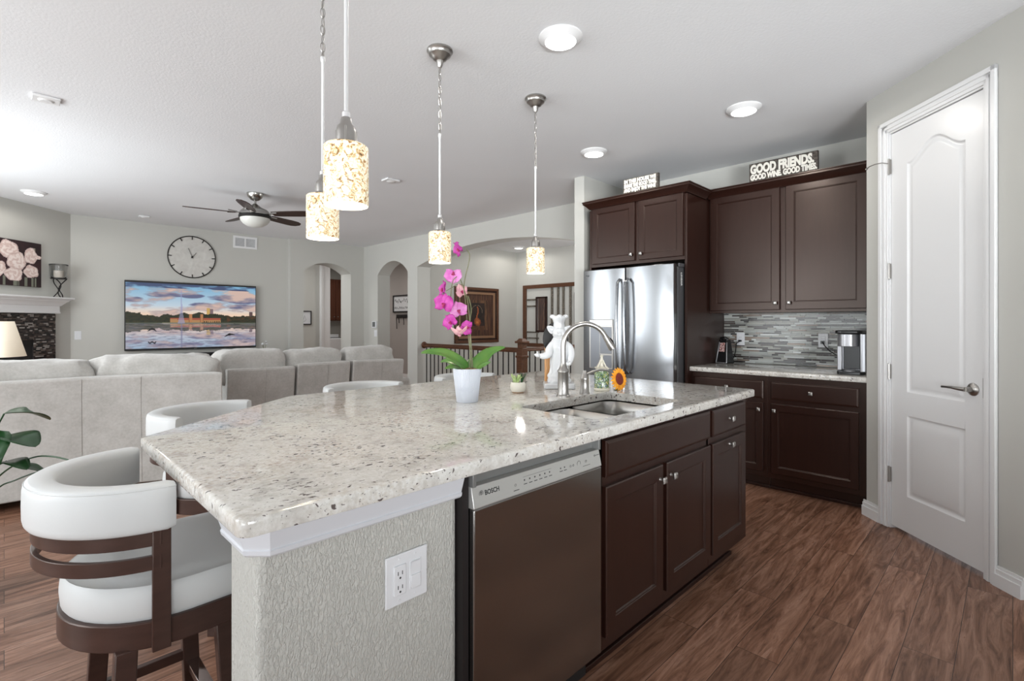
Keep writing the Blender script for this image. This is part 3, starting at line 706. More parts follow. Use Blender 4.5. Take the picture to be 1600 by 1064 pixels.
mb.box(.155, .178, on_strip(.785) - .0001, on_strip(.785) + .0005, .7845, .7865); mb.box(.49, .53, on_strip(.79) - .0001, on_strip(.79) + .0004, .7895, .7905)
dot(mb, .562, .812, .003, True); mb.box(.568, .590, on_strip(.812) - .0001, on_strip(.812) + .0004, .8115, .8128)
mb.box(.20, .33, on_strip(.815) - .0001, on_strip(.815) + .0004, .8147, .8152)
mb.build('button_marks', M_ink, cpn, smooth=None)
MB().box(.8685, .8895, 1.05, 1.5, 0, .874).build('gap_shade_strip', M_espd)  # black strip plugs the gap, its colour standing in for the shade
tag(bpy.data.objects['gap_shade_strip'], 'black strip standing in for the shaded gap between dishwasher and textured island end wall', 'gap shade strip')

# double outlet plate on the wing wall
t = thing('outlet_and_switch_plate', 'white double plate with outlet and rocker switch on the textured island wall', 'wall plate', (.643, 1.07, .586))
MB().box(0, .121, -.006, 0, 0, .124).build('cover_plate', M_plastic, t, .004, seg=3)
o = MB().box(.021, .055, -.010, -.004, .026, .098).build('outlet', M_plastic, t, .0015)
M_slot = mat('dark slot', (.03, .03, .03), .6)
mb = MB()
for z in (.079, .045):
    mb.box(.031, .033, -.0104, -.0095, z - .004, z + .005); mb.box(.043, .045, -.0104, -.0095, z - .004, z + .005)
    mb.add([(.038 + .0028 * math.cos(a), -.0103, z - .011 + .0028 * math.sin(a)) for a in np.linspace(0, 2 * PI, 12, endpoint=False)], [list(range(12))])
mb.build('slots', M_slot, o, smooth=None, fixn=False)
MB().box(.067, .101, -.0075, -.004, .026, .098).box(.070, .098, -.0105, -.007, .029, .062).add([(.070, -.0075, .062), (.098, -.0075, .062), (.098, -.0095, .095), (.070, -.0095, .095)], [[0, 1, 2, 3]]).build('rocker_switch', M_plastic, t, .001)
mb = MB()
for x in (.038, .084):
    for z in (.012, .112): mb.M = Matrix.Translation((x, -.006, z)) @ Matrix.Rotation(PI / 2, 4, 'X'); mb.lathe([(.0032, 0), (.0030, .001), (0, .0012)], n=12)
mb.build('screws', M_plastic, t)

# ---- wall run (faces towards -X): local x = 1.93 - Y
RZ = -PI / 2
t = thing('base_cabinet', 'dark wall base cabinet with drawer, right unit next to the pantry wall', 'cabinet', (4.11, 1.33, 0), RZ)
MB().box(0, .635, 0, .66, .10, .873).build('cabinet_body', M_esp, t, .001, smooth=None)
MB().box(0, .635, .07, .66, 0, .10).box(0, .635, .055, .07, 0, .022).build('toe_kick', M_esp, t, .003)
dr = slab_front(MB(), .028, .588, .700, .832).build('drawer', M_esp, t, smooth=None); knob(dr, .30, .768)
cab_door(t, .028, .588, .140, .666, .028 + .028, .666 - .05, .050)
t = thing('base_cabinet', 'dark wall base cabinet with drawer, left unit beside the fridge, mostly behind the island', 'cabinet', (4.11, 1.928, 0), RZ)
MB().box(0, .597, 0, .66, .10, .873).build('cabinet_body', M_esp, t, .001, smooth=None)
MB().box(0, .597, .07, .66, 0, .10).box(0, .597, .055, .07, 0, .022).build('toe_kick', M_esp, t, .003)
dr = slab_front(MB(), .022, .571, .700, .832).build('drawer', M_esp, t, smooth=None); knob(dr, .30, .768)
cab_door(t, .022, .571, .140, .666, .571 - .028, .666 - .05, .050)
# upper cabinet
t = thing('upper_cabinet', 'tall dark two-door wall cabinet above the mosaic backsplash', 'cabinet', (4.455, 1.928, 1.363), RZ)
MB().box(0, 1.232, 0, .32, 0, 1.045).build('cabinet_body', M_esp, t, .001, smooth=None)
cab_door(t, .012, .585, .022, 1.025, .585 - .030, .022 + .055, .060); cab_door(t, .628, 1.172, .022, 1.025, .628 + .030, .022 + .055, .060)
crn = [(0, 1.015), (.006, 1.015), (.010, 1.022), (.030, 1.045), (.046, 1.058), (.052, 1.063), (.052, 1.075), (.058, 1.080), (.058, 1.086), (0, 1.086)]
def crown(path, prof, parent, name='crown_moulding'): return crown_profile(path, prof).build(name, M_esp, parent, smooth=25)
crown([(0, -.021), (1.232, -.021)], crn, t)
MB().box(0, 1.232, -.02, .32, 1.045, 1.06).build('top_panel', M_esp, t, smooth=None)
# cabinet over the fridge + side panels
t = thing('over_fridge_cabinet', 'dark two-door cabinet above the refrigerator', 'cabinet', (4.02, 2.905, 1.80), RZ)
MB().box(0, .955, 0, .755, .012, .605).build('cabinet_body', M_esp, t, .001, smooth=None)
cab_door(t, .025, .485, .040, .572, .485 - .028, .095, .052); cab_door(t, .527, .945, .040, .572, .527 + .028, .095, .052)
crown([(0, .75), (0, -.021), (.975, -.021), (.975, .352)], [(a, z - 1.045 + .60) for a, z in crn], t)
MB().box(.0, .955, -.02, .75, .605, .62).build('top_panel', M_esp, t, smooth=None)
t = thing('fridge_side_panel', 'tall dark panel between the refrigerator and the granite worktop', 'cabinet panel', (4.02, 1.949, 0), RZ)
MB().box(0, .020, 0, .755, 0, 2.365).build('panel', M_esp, t, .002, smooth=None)
MB().box(.0, .020, -.004, .0, 0, 1.80).build('edge_strip', M_esp, t, smooth=None)
t = thing('fridge_side_panel', 'tall dark panel left of the refrigerator against the wall end', 'cabinet panel', (4.02, 2.925, 0), RZ)
MB().box(0, .018, 0, .755, 0, 2.365).build('panel', M_esp, t, .002, smooth=None)

# refrigerator ------------------------------------------------------------------
t = thing('refrigerator', 'stainless French-door refrigerator with water dispenser', 'refrigerator', (3.83, 2.875, 0), RZ)
W_ = .912
MB().box(.006, W_ - .006, .10, .88, .02, 1.745).build('case', M_grey, t, .004)
MB().box(.01, W_ - .01, .075, .10, .04, 1.74).build('door_gasket', M_blackm, t)
def bow_door(x0, x1, z0, z1, name, bowd=.022, wave=0):
    mb = MB(); n = 28; xc = (x0 + x1) / 2; hw = (x1 - x0) / 2
    def fy(x): s = (x - xc) / hw; return bowd * abs(s) ** 2.4
    top = [(x0 + (x1 - x0) * i / n) for i in range(n + 1)]
    poly = [(x, fy(x)) for x in top] + [(x1, .075), (x0, .075)]
    mb.prism(poly, z0, z1); return mb.build(name, M_steel, t, .005, smooth=30, seg=3)
ld = bow_door(0, .452, .77, 1.765, 'left_door'); rd = bow_door(.460, W_, .77, 1.765, 'right_door'); fz = bow_door(0, W_, .06, .755, 'freezer_drawer')
def arc_handle(x, parent, side):
    pts = [(x - side * .004, -.004, 1.66)] + [(x + side * .0, -.045 - .02 * math.sin(PI * k / 12), 1.63 - .76 * k / 12) for k in range(13)] + [(x - side * .004, -.004, .84)]
    mb = MB(); mb.tube(pts, .0125, 12); mb.build('door_handle', M_steel, parent)
arc_handle(.418, ld, 1); arc_handle(.494, rd, -1)
MB().tube([(.10, -.004, .70)] + [(.12 + .67 * k / 10, -.05, .69) for k in range(11)] + [(.81, -.004, .70)], .012, 10).build('door_handle', M_steel, fz)
dsp = MB().box(.085, .345, -.004, .01, .86, 1.31).build('dispenser_frame', M_nick, ld, .004)
M_cav = mat('grey dispenser recess', (.22, .23, .25), .35, .5)
MB().box(.095, .335, -.0055, -.003, 1.255, 1.30).build('dispenser_display', M_steel, dsp, .001)
mb = MB(); mb.box(.10, .20, -.006, -.002, .87, 1.24); mb.build('dispenser_recess', M_cav, dsp, .004)
MB().box(.205, .33, -.0062, -.002, 1.00, 1.24).box(.205, .33, -.0062, -.002, .875, .985).build('dispenser_tray', M_cav, dsp, .004)
mb = MB(); mb.M = Matrix.Translation((.045, .012, 1.715)) @ Matrix.Rotation(PI / 2, 4, 'X'); mb.lathe([(.008, 0), (.008, .0015), (0, .0015)], n=20); lg = mb.build('round_badge', M_black, ld)
text_mesh('LG', .016, 'badge_lettering', M_ink, ld, (.058, .007, 1.709), (PI / 2, 0, 0), .0003, .0004)
MB().box(W_ - .010, W_ + .004, .11, .30, 1.745, 1.775).box(.01, .03, .11, .30, 1.745, 1.775).build('hinge_cover', M_grey, t, .003)
M_sticker = mat('pale sticker print', (.7, .7, .68), .6)
text_mesh('LINEAR', .034, 'side_sticker', M_sticker, t, (W_ - .0055, .155, 1.70), (PI / 2, PI / 2, PI / 2), .0003, .001)

# backsplash mosaic -------------------------------------------------------------
def mosaic(name, length, z0, z1, rowh, gap, lens, pal, depth, seed, rows_h=None):
    rnd = random.Random(seed); mb = MB(); z = z0
    while z < z1 - .003:
        h = rnd.choice(rows_h) if rows_h else rowh; h = min(h, z1 - z - gap)
        if h <= 0.002: break
        x = -rnd.random() * .05
        while x < length:
            l = rnd.choice(lens) * rnd.uniform(.8, 1.2); a, b = max(x, 0), min(x + l, length)
            if b - a > .004:
                c = rnd.choice(pal); k = rnd.uniform(.82, 1.18); mb.col = tuple(min(q * k, .95) for q in c)
                dd = depth * rnd.uniform(.75, 1); e = min(.0008, (b - a) / 4)
                vs = [(a, 0, z), (b, 0, z), (b, 0, z + h), (a, 0, z + h), (a + e, -dd, z + e), (b - e, -dd, z + e), (b - e, -dd, z + h - e), (a + e, -dd, z + h - e)]
                mb.add(vs, [[4, 5, 6, 7], [0, 1, 5, 4], [1, 2, 6, 5], [2, 3, 7, 6], [3, 0, 4, 7]])
            x += l + gap
        z += h + gap
    return mb
t = thing('mosaic_backsplash', 'grey linear glass and stone mosaic backsplash above the granite worktop', 'backsplash', (4.778, 1.927, .915), RZ)
MB().box(0, 1.232, -.006, 0, 0, .447).build('grout_bed', M_grout, t, smooth=None)
pal = [(.30, .31, .28), (.36, .37, .34), (.44, .46, .44), (.25, .26, .24), (.50, .52, .50), (.33, .33, .29), (.40, .42, .40), (.56, .58, .57), (.28, .27, .24), (.020, .016, .015), (.035, .025, .022), (.05, .035, .03), (.012, .010, .010), (.03, .02, .018), (.22, .16, .12)]
mb = mosaic('m', 1.232, .002, .446, .012, .0018, [.045, .07, .10, .14, .19, .09], pal, .0045, 3, [.010, .0125, .015, .0125]); mb.v = [(x, y - .006, z) for x, y, z in mb.v]
mb.build('mosaic_tiles', M_tile, t, smooth=None)
def outlet(x, z, label, parent_loc, rz):
    t = thing('wall_outlet', label, 'wall plate', parent_loc, rz)
    MB().box(-.036, .036, -.006, 0, -.058, .058).build('cover_plate', M_plastic, t, .003)
    o = MB().box(-.017, .017, -.009, -.004, -.034, .034).build('outlet', M_plastic, t, .001)
    mb = MB()
    for z in (.016, -.016): mb.box(-.007, -.005, -.0094, -.0088, z - .004, z + .004); mb.box(.005, .007, -.0094, -.0088, z - .004, z + .004)
    mb.build('slots', M_slot, o, smooth=None); return t
outlet(0, 0, 'white outlet plate on the mosaic, beside the small black appliance', (4.767, 1.773, 1.131), RZ)
outlet(0, 0, 'white outlet plate on the mosaic, left of the coffee maker', (4.767, 1.111, 1.133), RZ)

# coffee maker
t = thing('coffee_maker', 'black and silver single-cup coffee maker on the right end of the worktop', 'coffee maker', (4.28, .815, .914), RZ + .12)
M_silver = mat('silver plastic', (.42, .42, .44), .3, .7)
MB().prism(rounded([(-.085, -.12), (.075, -.12), (.085, .16), (-.095, .16)], .03), 0, .022).build('drip_base', M_black, t, .004)
MB().prism(rounded([(-.095, .02), (.085, .02), (.085, .16), (-.095, .16)], .02), .022, .285).build('rear_body', M_silver, t, .004)
MB().box(-.055, .045, .012, .03, .03, .20).build('cup_recess', M_black, t, .003)
MB().box(-.09, -.06, -.03, .03, .022, .20).build('side_column', M_silver, t, .005)
mb = MB(); mb.prism(rounded([(-.085, -.085), (.035, -.085), (.045, .03), (-.09, .03)], [.055, .055, .005, .005], 8), .195, .285); mb.build('brew_head', M_silver, t, .004)
mb = MB(); mb.prism(rounded([(-.10, -.095), (.06, -.09), (.09, .165), (-.10, .165)], .04), .285, .31); mb.build('lid', M_black, t, .008, seg=3)
MB().prism(rounded([(.050, -.09), (.085, -.09), (.085, .16), (.050, .16)], .008), .022, .285).build('water_tank', mat('smoky silver tank', (.50, .51, .54), .2, .5), t, .003)
MB().lathe([(.035, .022), (.033, .028), (0, .028)], (-.01, -.07, 0), 24, False).build('drip_tray', M_silver, t)
# cord
t = MB().tube([(4.755, 1.113, 1.115), (4.735, 1.11, 1.12), (4.72, 1.09, 1.09), (4.70, 1.05, 1.05), (4.66, 1.00, 1.025), (4.58, .95, 1.01), (4.47, .93, 1.0)], .0045, 8).box(4.735, 4.757, 1.10, 1.125, 1.105, 1.13).build('power_cord', M_black)
tag(t, 'black power cord from the outlet to the coffee maker', 'cord')
# small black appliance
t = thing('can_opener', 'small upright black appliance with silver edges beside the dark panel', 'small appliance', (4.60, 1.845, .914), RZ - .25)
MB().add([(-.055, -.06, 0), (.055, -.06, 0), (.055, .05, 0), (-.055, .05, 0), (-.035, -.03, .215), (.035, -.03, .215), (.035, .03, .215), (-.035, .03, .215)],
         [[0, 3, 2, 1], [4, 5, 6, 7], [0, 1, 5, 4], [1, 2, 6, 5], [2, 3, 7, 6], [3, 0, 4, 7]]).build('housing', M_black, t, .006, seg=3)
MB().bar((-.054, -.061, .004), (-.037, -.033, .19), .008, .008).bar((.054, -.061, .004), (.037, -.033, .19), .008, .008).bar((-.054, -.063, .006), (.054, -.063, .006), .008, .008).build('silver_edges', M_silver, t, .002)
M_label = mat('printed panel', (.5, .45, .43), .5); v = coords(M_label); basecol(M_label, ramp(M_label, noise_n(M_label, v, 160, 2), [(.42, (.03, .02, .02)), (.5, (.55, .12, .10)), (.58, (.75, .74, .72))]))
MB().add([(-.030, -.051, .105), (.026, -.051, .105), (.022, -.036, .185), (-.026, -.036, .185)], [[0, 1, 2, 3]]).build('printed_panel', M_label, t, smooth=None, solid=.002)
MB().tube([(-.03, -.03, .20), (-.02, -.035, .225), (.015, -.03, .232), (.035, -.01, .215)], .012, 10).build('top_grip', M_black, t)
t = MB().tube([(4.757, 1.773, 1.115), (4.74, 1.775, 1.11), (4.735, 1.80, 1.09), (4.73, 1.805, 1.02), (4.70, 1.81, .96), (4.66, 1.825, .945)], .004, 8).box(4.742, 4.757, 1.76, 1.785, 1.107, 1.122).build('power_cord', M_black)
tag(t, 'thin black cord from the outlet down to the small upright appliance', 'cord')

# word signs on the cabinets
def sign(label, loc, w_, h_, lines, lean=0):
    t = thing('word_sign', label, 'sign', loc, RZ)
    MB().box(0, w_, 0, .030, 0, h_).build('board', M_signb, t, .002)
    for txt, size, x, z, off, wid in lines:
        o = text_mesh(txt, size, 'lettering', M_letter, t, (x, -.0015, z), (PI / 2, 0, 0), .001, off)
        bb = max(v.co.x for v in o.data.vertices) - min(v.co.x for v in o.data.vertices); k = wid / bb
        for v in o.data.vertices: v.co.x *= k
    return t
sign('long dark word sign reading GOOD FRIENDS on top of the tall wall cabinet', (4.384, 1.562, 2.450), .505, .150,
     [('GOOD FRIENDS.', .098, .010, .066, .0055, .47), ('GOOD WINE. GOOD TIMES.', .062, .010, .012, .0035, .49)])
sign('small dark word sign with three lines of text on the over-fridge cabinet', (3.950, 2.502, 2.442), .345, .128,
     [('IN THIS HOUSE WE', .043, .010, .089, .003, .315), ('SHARE THE GOOD TIMES,', .043, .010, .050, .003, .32), ('AND ENJOY THE WINE', .043, .010, .011, .003, .315)])

# ================================================================== STOOLS
def make_stool(label):
    t = thing('counter_stool', label, 'stool', (0, 0, 0), 0, 'white leather barrel stools around the island')
    def arcpath(R, a0, a1, n, straight=0):
        out = []
        if straight: out.append((straight, R * math.sin(a0), 0, 1 if math.sin(a0) > 0 else -1))
        for k in range(n + 1):
            a = a0 + (a1 - a0) * k / n; out.append((R * math.cos(a), R * math.sin(a), math.cos(a), math.sin(a)))
        if straight: out.append((straight, R * math.sin(a1), 0, 1 if math.sin(a1) > 0 else -1))
        return out
    # backrest band: fat rounded section, centre radius .245
    n = 48; path = arcpath(.238, PI / 2 + .02, 1.5 * PI - .02, n); secs = []
    for i in range(n + 1):
        s = abs(i / n * 2 - 1); tk = .034 - .010 * s ** 2; k = 1.0
        if s > .97: k = .86
        hh = .057 * (1 if s <= .97 else .93); zc = .8335; se = []
        for a in np.linspace(0, 2 * PI, 20, endpoint=False):
            ca, sa = math.cos(a), math.sin(a); e = .42
            se.append((math.copysign(abs(ca) ** e, ca) * tk * k, zc + math.copysign(abs(sa) ** e, sa) * hh))
        secs.append(se)
    bk = MB().sweep(path, secs).build('backrest', M_leather, t, smooth=60)
    st = MB().tube([(x * 1.0 + nx * (.030 - .010 * abs(i / n * 2 - 1) ** 2), y + ny * (.030 - .010 * abs(i / n * 2 - 1) ** 2), .882) for i, (x, y, nx, ny) in enumerate(path)], .0016, 5)
    st.build('piping', M_leather, bk)
    for z0, z1, nm in ((.745, .778, 'upper_back_rail'), (.688, .722, 'lower_back_rail')):
        p = arcpath(.250, PI / 2 + .13, 1.5 * PI - .13, 40)
        MB().sweep(p, [[(-.006, z0), (.006, z0), (.006, z1), (-.006, z1)]] * len(p)).build(nm, M_stoolw, t, .0015, smooth=40)
    for s in (-1, 1): MB().box(-.052, -.014, s * .247 - .006, s * .247 + .006, .492, .785).build('arm_post', M_stoolw, t, .002)
    def dshape(r, front, d=0, cx=.035):
        pts = [(cx + (r - d) * math.cos(a), (r - d) * math.sin(a)) for a in np.linspace(PI / 2, 1.5 * PI, 25)]
        return pts + rounded([(cx, -(r - d)), (front - d, -(r - d) * .96), (front - d, (r - d) * .96), (cx, r - d)], [0, .06, .06, 0], 6)[1:-1]
    rings = []
    for d, z in ((.006, .556), (0, .565), (-.003, .60), (0, .630), (.006, .639), (.010, .638), (.03, .646), (.08, .653), (.15, .656)):
        rings.append([(x, y, z) for x, y in dshape(.236, .27, d)])
    k = len(rings[0]); vs = [q for r in rings for q in r]; fs = [list(range(k))[::-1], [(len(rings) - 1) * k + i for i in range(k)]]
    for a in range(len(rings) - 1):
        for i in range(k): fs.append([a * k + i, a * k + (i + 1) % k, (a + 1) * k + (i + 1) % k, (a + 1) * k + i])
    MB().add(vs, fs).build('seat_cushion', M_leather, t, smooth=50)
    MB().prism(dshape(.243, .275), .492, .556).build('seat_frame', M_stoolw, t, .003, smooth=35)
    for sx in (-1, 1):
        for sy in (-1, 1):
            MB().bar((sx * .105 + .01, sy * .195, .495), (sx * .13 + .01, sy * .225, 0), .045, .032).build('leg', M_stoolw, t, .003)
    for sy in (-1, 1): MB().bar((-.115, sy * .215, .20), (.135, sy * .215, .20), .022, .03).build('stretcher', M_stoolw, t, .002)
    MB().bar((.135, -.215, .16), (.135, .215, .16), .024, .035).build('footrest', M_stoolw, t, .002)
    MB().box(.118, .152, -.20, .20, .176, .181).build('footrest_plate', M_chrome, t, .001)
    return t
s0 = make_stool('nearest white leather barrel stool at the left end of the island'); s0.location = (.300, 1.70, 0)
for x, y, a, lab in ((.69, 2.57, -50, 'white leather barrel stool at the angled corner of the island, second nearest'),
                     (1.60, 2.85, -90, 'white leather barrel stool behind the island in front of the right half of the sofa'),
                     (2.42, 2.83, -90, 'white leather barrel stool behind the orchid pot, farthest of the four')):
    c = copy_tree(s0); c.location = (x, y, 0); c.rotation_euler = (0, 0, math.radians(a)); c['label'] = lab

# ================================================================== GREAT ROOM
# sectional sofa (its back towards the kitchen)
t = thing('sectional_sofa', 'long taupe suede sectional sofa seen from behind with loose back cushions', 'sofa', (0, 0, 0))
def back_section(line, zs_, th=.20, lean=.05, zb=.07):
    """line: plan points of the top rear edge; zs_: heights"""
    mb = MB(); rows = []
    for (x, y), zt in zip(line, zs_):
        d = .012
        rows.append([(x, y + lean, zb), (x, y + .01, zt - .10), (x, y, zt - d), (x, y + .008, zt - .003), (x, y + .02, zt), (x, y + th, zt - .005), (x, y + th, zb)])
    k = 7; vs = [q for r in rows for q in r]; fs = []
    for i in range(len(rows) - 1):
        for q in range(k): fs.append([i * k + q, i * k + (q + 1) % k, (i + 1) * k + (q + 1) % k, (i + 1) * k + q])
    fs.append(list(range(k))[::-1]); fs.append([(len(rows) - 1) * k + q for q in range(k)])
    return mb.add(vs, fs)
LA = [(-.97, 4.985), (-.5, 4.84), (.385, 4.802), (.395, 4.80), (.405, 4.798), (.734, 4.715), (1.0, 4.60), (1.235, 4.494)]
b0 = back_section(LA, [.88] * 8, lean=-.04).build('back_panel', M_sofa, t, .008, smooth=30)
M_seam = mat('sofa seam piping', (.45, .425, .39), .9)
for x, y in ((.395, 4.80), (.734, 4.715)): MB().tube([(x, y - .042, .08), (x, y + .008, .78), (x, y - .003, .868)], .0014, 5).build('seam', M_sofa, b0)
for line, zz in (([(1.382, 4.88), (1.971, 4.88)], (.870, .863)), ([(1.995, 4.88), (2.537, 4.88)], (.882, .884)), ([(2.572, 4.88), (3.185, 4.88)], (.886, .872))):
    (xa, ya), (xb, yb) = line; n = 6
    pl_ = [(xa + (xb - xa) * i / n, ya) for i in range(n + 1)]; zl = [zz[0] + (zz[1] - zz[0]) * i / n for i in range(n + 1)]
    b0 = back_section(pl_, zl, lean=.10).build('back_panel', M_sofa, t, .010, smooth=30)
    xm = xa + (xb - xa) * .55; MB().tube([(xm, ya + .098, .09), (xm, ya + .008, .76), (xm, ya - .002, .86)], .002, 5).build('seam', M_sofa, b0)
def cushion(c, r, seed, rz=0, e=.42, j=.10):
    mb = MB(); mb.M = Matrix.Translation(c) @ Matrix.Rotation(rz, 4, 'Z'); mb.ell((0, 0, 0), r, 56, 30, e, j, seed); return mb.build('back_cushion', M_sofa, t, smooth=80)
cushion((-.48, 5.09, .86), (.34, .13, .150), 1.3, .0); cushion((.12, 5.07, .86), (.36, .13, .148), 4.1, -.03)
cushion((.90, 4.96, .865), (.44, .14, .155), 7.7, -.36, .45, .13)
cushion((1.63, 5.07, .865), (.305, .13, .175), 2.2); cushion((2.22, 5.10, .865), (.285, .12, .155), 9.4); cushion((2.84, 5.10, .862), (.30, .12, .160), 5.6)
MB().box(-.95, 3.18, 5.06, 5.85, .08, .40).build('seat_base', M_sofa, t, .03)
for x0, x1 in ((-.94, -.42), (-.40, .58), (.60, 1.36), (1.38, 1.97), (1.99, 2.55), (2.57, 3.17)): MB().box(x0, x1, 5.14, 5.88, .40, .53).build('seat_cushion', M_sofa, t, .045, seg=3)
MB().box(3.195, 3.36, 5.0, 5.88, .07, .64).build('armrest', M_sofa, t, .04, seg=3)
for x in (-.88, .4, 1.9, 3.2):
    for y in (5.1, 5.75): MB().box(x - .03, x + .03, y - .03, y + .03, 0, .085).build('foot', M_espd, t)

# television -----------------------------------------------------------------
def fb(x, y, s=0, oct_=4): return mnoise.fractal(Vector((x, y, s)), 1.0, 2.0, oct_)
def mixc(a, b, k): k = max(0, min(1, k)); return tuple(a[i] + (b[i] - a[i]) * k for i in range(3))
def s2l(c): return tuple((q / 255 / 12.92) if q < 11 else (((q / 255 + .055) / 1.055) ** 2.4) for q in c)
def tvcol(u, v):      # u right 0..1, v down 0..1
    hz = .615
    def sky(u, v):
        c = mixc((120, 172, 205), (205, 214, 222), v / .42); c = mixc(c, (240, 205, 175), (v - .34) / .16)
        n = fb(u * 4.2 + 3, v * 9, 1.7) + .25 * fb(u * 14, v * 26, 5)
        cl = max(0, min(1, (n + .02 + .35 * max(0, u - .6) * (v < .4)) * 2.4))
        for cx, cy, rx, ry in ((.27, .17, .12, .05), (.46, .17, .08, .04), (.58, .33, .11, .045), (.90, .34, .16, .045), (.05, .26, .07, .04), (.35, -.01, .34, .05), (.88, .20, .2, .08)):
            d = ((u - cx) / rx) ** 2 + ((v - cy) / ry) ** 2 + n * .9; cl = max(cl, min(1, (1.25 - d) * 1.6))
        cc = mixc((96, 100, 132), (208, 180, 168), (n + .35) * 1.1 + (.35 if u > .62 and v < .26 else 0))
        if v < .07: cc = (64, 78, 112)
        return mixc(c, cc, cl)
    def scene(u, v):
        tl = .475 + .035 * fb(u * 16, 3, 2) + (.03 if u < .1 else 0) * -1 + .02 * math.sin(u * 9)
        c = sky(u, v)
        if .585 < u < .615 and v > .37: c = (196, 160, 92)
        if .615 < u < .64 and v > .385: c = (120, 100, 105)
        if .945 < u < .972 and v > .42: c = (88, 66, 66)
        if v > tl: c = mixc((28, 36, 22), (52, 48, 26), fb(u * 40, v * 40, 4) + .5); c = mixc(c, (92, 52, 28), (fb(u * 10, v * 14, 8) if u > .75 else -.2) * 1.6)
        if .31 < u < .70:
            if .53 < v < .60: c = (158, 78, 58)
            if .565 < v <= .60 or (.31 < u < .36): c = (170, 128, 84) if v > .55 else c
            if v > .575 and u > .56 and (u * 60) % 1 < .35 and v < .60: c = (60, 40, 30)
        for bx in (.462, .547):
            if abs(u - bx) < .014 and .47 < v < .60: c = (176, 120, 76) if abs(u - bx) < .010 else (120, 80, 52)
        if v > .60: c = (120, 118, 96) if .25 < u < .55 else (74, 80, 66)
        return c
    if v < hz: c = scene(u, v)
    else:
        vv = hz - (v - hz) * 1.3 + .012 * fb(u * 20, v * 60, 6); c = scene(u + .004 * fb(u * 10, v * 90, 3), max(vv, .01))
        rip = fb(u * 9, v * 75, 9); c = mixc(c, (168, 160, 176), .35 + .30 * rip + .3 * (v - hz)); c = mixc(c, (70, 74, 96), max(0, fb(u * 14, v * 60, 12)) * .7)
    fw = .004 + max(0, (v - .16)) * .012 + (max(0, v - .42)) * .09
    if .09 < v < .62 and abs(u - .392) < fw: c = mixc(c, (150, 150, 190), .65)
    if v >= .62 and abs(u - .392) < .006: c = mixc(c, (120, 120, 150), .6)
    for bx, by, w_ in ((.18, .70, .034), (.775, .80, .045)):
        du = (u - bx) / w_
        if abs(du) < 1 and abs(v - (by + .045 * abs(du) ** 1.5 * (1 if bx < .5 or du < 0 else .2))) < .014 * (1.1 - abs(du)) + .003: c = (24, 22, 26)
    if abs((u - .18) / .03) < 1 and abs(v - .91 - .01 * math.sin(u * 200)) < .012: c = (50, 50, 60)
    return s2l(c)
def picture_mesh(x0, x1, z0, z1, nu, nv, fn, y=0):
    mb = MB()
    vs = [(x0 + (x1 - x0) * i / nu, y, z0 + (z1 - z0) * j / nv) for j in range(nv + 1) for i in range(nu + 1)]; fs = []
    for j in range(nv):
        for i in range(nu): fs.append([j * (nu + 1) + i, j * (nu + 1) + i + 1, (j + 1) * (nu + 1) + i + 1, (j + 1) * (nu + 1) + i]); mb.c.append(fn((i + .5) / nu, 1 - (j + .5) / nv))
    mb.v = vs; mb.f = fs; return mb
t = thing('television', 'large wall-mounted television showing a lake and city skyline at dusk', 'television', (2.078, 8.985, .878))
M_bez = mat('black television bezel', (.02, .02, .022), .3)
MB().box(-.875, .875, -.055, -.02, 0, 1.012).box(-.3, .3, -.02, .0, .25, .75).build('bezel', M_bez, t, .003)
picture_mesh(-.865, .865, .028, .985, 230, 128, tvcol, -.0565).build('screen', M_tv, t, smooth=None, fixn=False)
MB().box(-.02, .02, -.0565, -.05, .008, .014).build('maker_badge', M_nick, t)
t = thing('media_console', 'low dark media console under the television, mostly hidden by the sofa', 'console', (2.27, 8.72, 0))
MB().box(-.92, .92, -.20, .20, .72, .765).build('console_top', M_espd, t, .004)
MB().box(-.90, .90, -.18, .20, .08, .72).build('console_body', M_espd, t, .002)
for x in (-.85, .85):
    for y in (-.14, .14): MB().box(x - .03, x + .03, y - .03, y + .03, 0, .08).build('foot', M_espd, t)
for x0, x1 in ((-.88, -.02), (.02, .88)): MB().box(x0, x1, -.195, -.18, .10, .70).build('console_door', M_espd, t, .002)
t = MB().box(1.62, 2.50, 8.60, 8.70, .766, .836).build('soundbar', M_black, None, .01, seg=3); tag(t, 'long black soundbar on the console under the television', 'soundbar')
t = thing('flower_vase', 'small vase of white flowers at the right end of the media console', 'vase', (3.00, 8.70, .766))
MB().lathe([(0, 0), (.03, 0), (.045, .04), (.030, .085), (.034, .10)], n=20, caps=False).build('vase', M_white, t, solid=.003)
mb = MB(); rn = random.Random(4)
for k in range(7): mb.tube([(0, 0, .06), (rn.uniform(-.05, .05), rn.uniform(-.05, .05), .14 + rn.random() * .07)], .002, 5)
mb.build('stems', M_stem, t)
rn = random.Random(4)
for k in range(7): MB().ell((rn.uniform(-.05, .05), rn.uniform(-.05, .05), .15 + rn.random() * .07), (.018, .018, .013), 10, 6, 1, .3, k).build('blossom', M_white, t)

